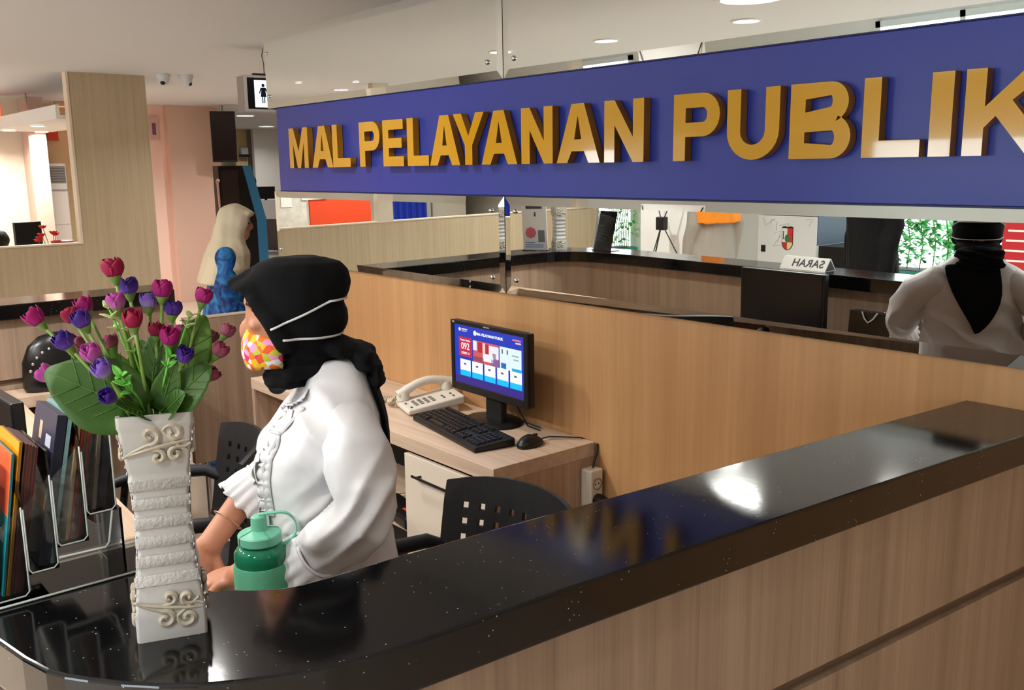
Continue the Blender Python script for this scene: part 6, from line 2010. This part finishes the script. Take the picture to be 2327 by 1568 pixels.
# white information cabinet with the city shield
kc_ = thing('info_cabinet', 'white cabinet with grey line pattern and coloured shield emblem in the lobby', 'cabinet', (-4.60, -5.30, 0))
bm = NB(); box(bm, -0.38, 0.20, -0.45, 0.30, 0.0, 1.10); obj('body', bm, mat('cool_white', (222, 228, 232), 0.4), kc_)
bm = NB(); box(bm, -0.38, 0.20, -0.45, 0.30, 1.106, 1.62); obj('upper_box', bm, mat('cool_white', (222, 228, 232)), kc_)
bm = NB(); box(bm, 0.20, 0.206, -0.45, 0.29, 0.86, 1.62); obj('side_panel', bm, mat('shaded_side_slate', (62, 74, 92), 0.45), kc_)  # dark blue-grey paints in the shade on the white cabinet's side
bm = NB(); box(bm, 0.20, 0.50, -0.45, 0.26, 0.0, 0.855); obj('black_side_unit', bm, M_BLACK, kc_)
bm = NB(); box(bm, -0.345, -0.30, 0.300, 0.304, 0.78, 0.84); obj('socket_plate', bm, M_BLACK, kc_)
SHM = FRAME((-0.08, 0.301, 0.80), (-1, 0, 0), (0, 0, 1))
def shape(loop, rgb, d, nm='shield_field'):
    curve_shape(nm, [loop], 0.003, mat('shield_%d_%d_%d' % rgb, rgb, 0.5), kc_, M=SHM @ Matrix.Translation((0, 0, d)))
shape([(-0.056, 0.205)] + [(-0.056 + 0.112 * i / 4, 0.205 + (0.008 if i % 2 else 0)) for i in range(1, 5)] + [(0.056, 0.075)] + arc(0, 0.075, 0.056, 0.068, 0, -180, 14), (34, 36, 40), 0.0)
shape([(-0.051, 0.195), (0.0, 0.195), (0.0, 0.075), (-0.051, 0.075)], (200, 52, 46), 0.002)
shape([(0.0, 0.195), (0.051, 0.195), (0.051, 0.075), (0.0, 0.075)], (226, 228, 226), 0.002)
shape([(0.0, 0.075), (0.051, 0.075)] + arc(0, 0.075, 0.051, 0.062, 0, -90, 8)[1:], (180, 44, 44), 0.002)
shape([(-0.051, 0.075), (0.0, 0.075)] + arc(0, 0.075, 0.051, 0.062, -90, -180, 8)[:-1], (222, 206, 150), 0.002)
shape(arc(0.0, 0.108, 0.024, 0.034, 0, 345, 16), (48, 120, 70), 0.004)
shape([(0.034, 0.17), (0.042, 0.17), (0.042, 0.10), (0.034, 0.10)], (60, 60, 62), 0.004)
for q in range(9):
    bm = NB(); x = random.uniform(-0.28, 0.1); z = random.uniform(0.9, 1.4)
    tube(bm, [(x, 0.3008, z), (x + random.uniform(-.1, .1), 0.3008, z + random.uniform(-.1, .05)), (x + random.uniform(-.12, .12), 0.3008, z + random.uniform(-.12, .05))], 0.002, 5); obj('line_pattern', bm, mat('pattern_grey', (150, 160, 170), 0.6), kc_)
# banner stand seen from behind
def xbanner(label, x, y, rz, w, h, sheet, front=None):
    t = thing('banner_stand', label, 'banner', (x, y, 0), rz, 'X-frame banner stands in the lobby')
    bm = NB(); v = box(bm, -w / 2, w / 2, -0.0015, 0.0015, 0.08, h); sh = obj('banner_sheet', bm, sheet, t)
    hub = Vector((0.0, 0.16, h * 0.47))
    bm = NB(); box(bm, -0.055, 0.055, 0.12, 0.20, hub.z - 0.07, hub.z + 0.07); obj('hub', bm, M_BLACK, t, bevel=0.01)
    for sx in (-1, 1):
        bm = NB(); tube(bm, [hub, (sx * (w / 2 - 0.02), 0.006, h - 0.02)], 0.006, 6); obj('pole', bm, M_BLACK, t)
        bm = NB(); tube(bm, [hub, (sx * (w / 2 - 0.02), 0.006, 0.09)], 0.006, 6); obj('pole', bm, M_BLACK, t)
    bm = NB(); tube(bm, [hub, (0, 0.45, 0.0)], 0.008, 6); obj('rear_leg', bm, M_BLACK, t)
    for sx in (-1, 1):
        bm = NB(); tube(bm, [(sx * (w / 2 - 0.02), 0.006, 0.09), (sx * (w / 2 - 0.02), 0.0, 0.0)], 0.008, 6); obj('foot', bm, M_BLACK, t)
    return t, sh
xbanner('white banner stand seen from behind with black cross poles, in the low mirror', -6.75, -5.9, 0.0, 0.90, 1.95, mat('white_banner_cloth', (236, 234, 232), 0.8))
rb, rsh = xbanner('red banner with white text lines at the right mirror edge', -2.22, -4.10, math.radians(180), 0.62, 1.36, mat('red_banner', (176, 32, 42), 0.6))
for q, (u, wd_) in enumerate(((0.02, 0.30), (-0.04, 0.40), (0.06, 0.22), (0.0, 0.36), (-0.05, 0.28), (0.05, 0.32))):
    bm = NB(); box(bm, 0.285 - wd_, 0.285 - 0.15 * u, -0.003, -0.0016, 1.245 - q * 0.062, 1.257 - q * 0.062); obj('text_line', bm, mat('banner_white', (230, 226, 222), 0.6), rsh)
# orange and patterned boards in the booth, for the low left mirror
ob = thing('orange_board', 'vivid orange wall board in the booth, seen in the low left mirror', 'board', (-9.6, -3.10, 0))
bm = NB(); box(bm, -0.03, 0.0, -0.75, 0.04, 0.30, 1.55); obj('panel', bm, mat('orange_panel', (214, 66, 22), 0.5), ob)
bm = NB(); box(bm, 0.0, 0.012, -0.17, 0.14, 1.24, 1.34); obj('white_plate', bm, M_WHITE, ob)
pbn = thing('patterned_board', 'pale board with grey floral print beside the orange board', 'board', (-9.6, -2.82, 0))
bm = NB(); box(bm, -0.03, 0.0, -0.20, 0.26, 0.3, 1.55); obj('panel', bm, mat('pale_floral_board', (206, 202, 192), 0.6, noise=0.35, nscale=14), pbn)
bm = NB(); box(bm, 0.0, 0.006, -0.02, 0.11, 1.17, 1.36); obj('white_sheet', bm, mat('white_paper', (232, 230, 226)), pbn)
bb = thing('blue_drape', 'bright royal blue drape beyond the booth, seen in the low left mirror', 'drape', (-11.0, -5.3, 0))
bm = NB()
pr = [[], []]
for i in range(41):
    y = -0.30 + 0.6 * i / 40
    for q, dx in ((0, 0), (1, 0.02)):
        pr[q].append((0.03 * math.sin(i * 0.9) + dx, y))
strip_solid(bm, pr[0], pr[1], 0.1, 1.62)
obj('cloth', bm, mat('royal_blue_cloth', (20, 56, 190), 0.6), bb, smooth='all')
bm = NB(); tube(bm, [(0, -0.4, 1.62), (0, 0.4, 1.62)], 0.015, 8); obj('rail', bm, M_STEEL, bb)
for s in (-0.4, 0.4):
    bm = NB(); tube(bm, [(0, s, 0), (0, s, 1.62)], 0.015, 8); obj('post', bm, M_STEEL, bb)
# planted trough under the front window
def planter(label, x, y, L, n, seed):
    rnd = random.Random(seed)
    t = thing('planter', label, 'planter', (x, y, 0), 0, 'green planters under the front windows')
    bm = NB(); box(bm, -L / 2, L / 2, -0.16, 0.16, 0, 0.50); obj('trough', bm, mat('teal_trough', (60, 150, 130), 0.5), t)
    bm = NB(); box(bm, -L / 2 + 0.02, L / 2 - 0.02, -0.14, 0.14, 0.50, 0.505); obj('soil', bm, mat('soil', (50, 40, 32), 0.9), t)
    bm = NB()
    for k in range(n):
        bx, by = rnd.uniform(-L / 2, L / 2), rnd.uniform(-0.16, 0.18)
        bz = 0.52 + rnd.random() ** 0.7 * 0.55
        a = rnd.random() * 2 * PI
        d = Vector((math.cos(a), math.sin(a), rnd.uniform(-0.2, 0.9))).normalized()
        s = d.cross(Vector((0, 0, 1))).normalized()
        leaf_mesh(bm, 0.05, rnd.uniform(0.09, 0.15), 0.25, 0.4, FRAME((bx, by, bz), s, d), 3, 4)
    f = obj('foliage', bm, mat('lobby_leaf', (110, 190, 110), 0.45, noise=0.4, nscale=9), t, smooth='all', solid=0.001)
    f['kind'] = 'stuff'
    for k in range(10):
        bx = -L / 2 + L * (k + 0.5) / 10
        bm = NB(); tube(bm, [(bx, 0, 0.5), (bx + 0.03, 0.02, 0.75), (bx - 0.02, 0.0, 1.0)], 0.006, 5); obj('stem', bm, M_STEM, t)
    return t
planter('leafy green planter under the bright window beside the mirrored receptionist', -4.05, -6.72, 1.25, 620, 3)
planter('small leafy planter at the far bright window beside the white banner', -8.30, -6.72, 0.30, 60, 4)
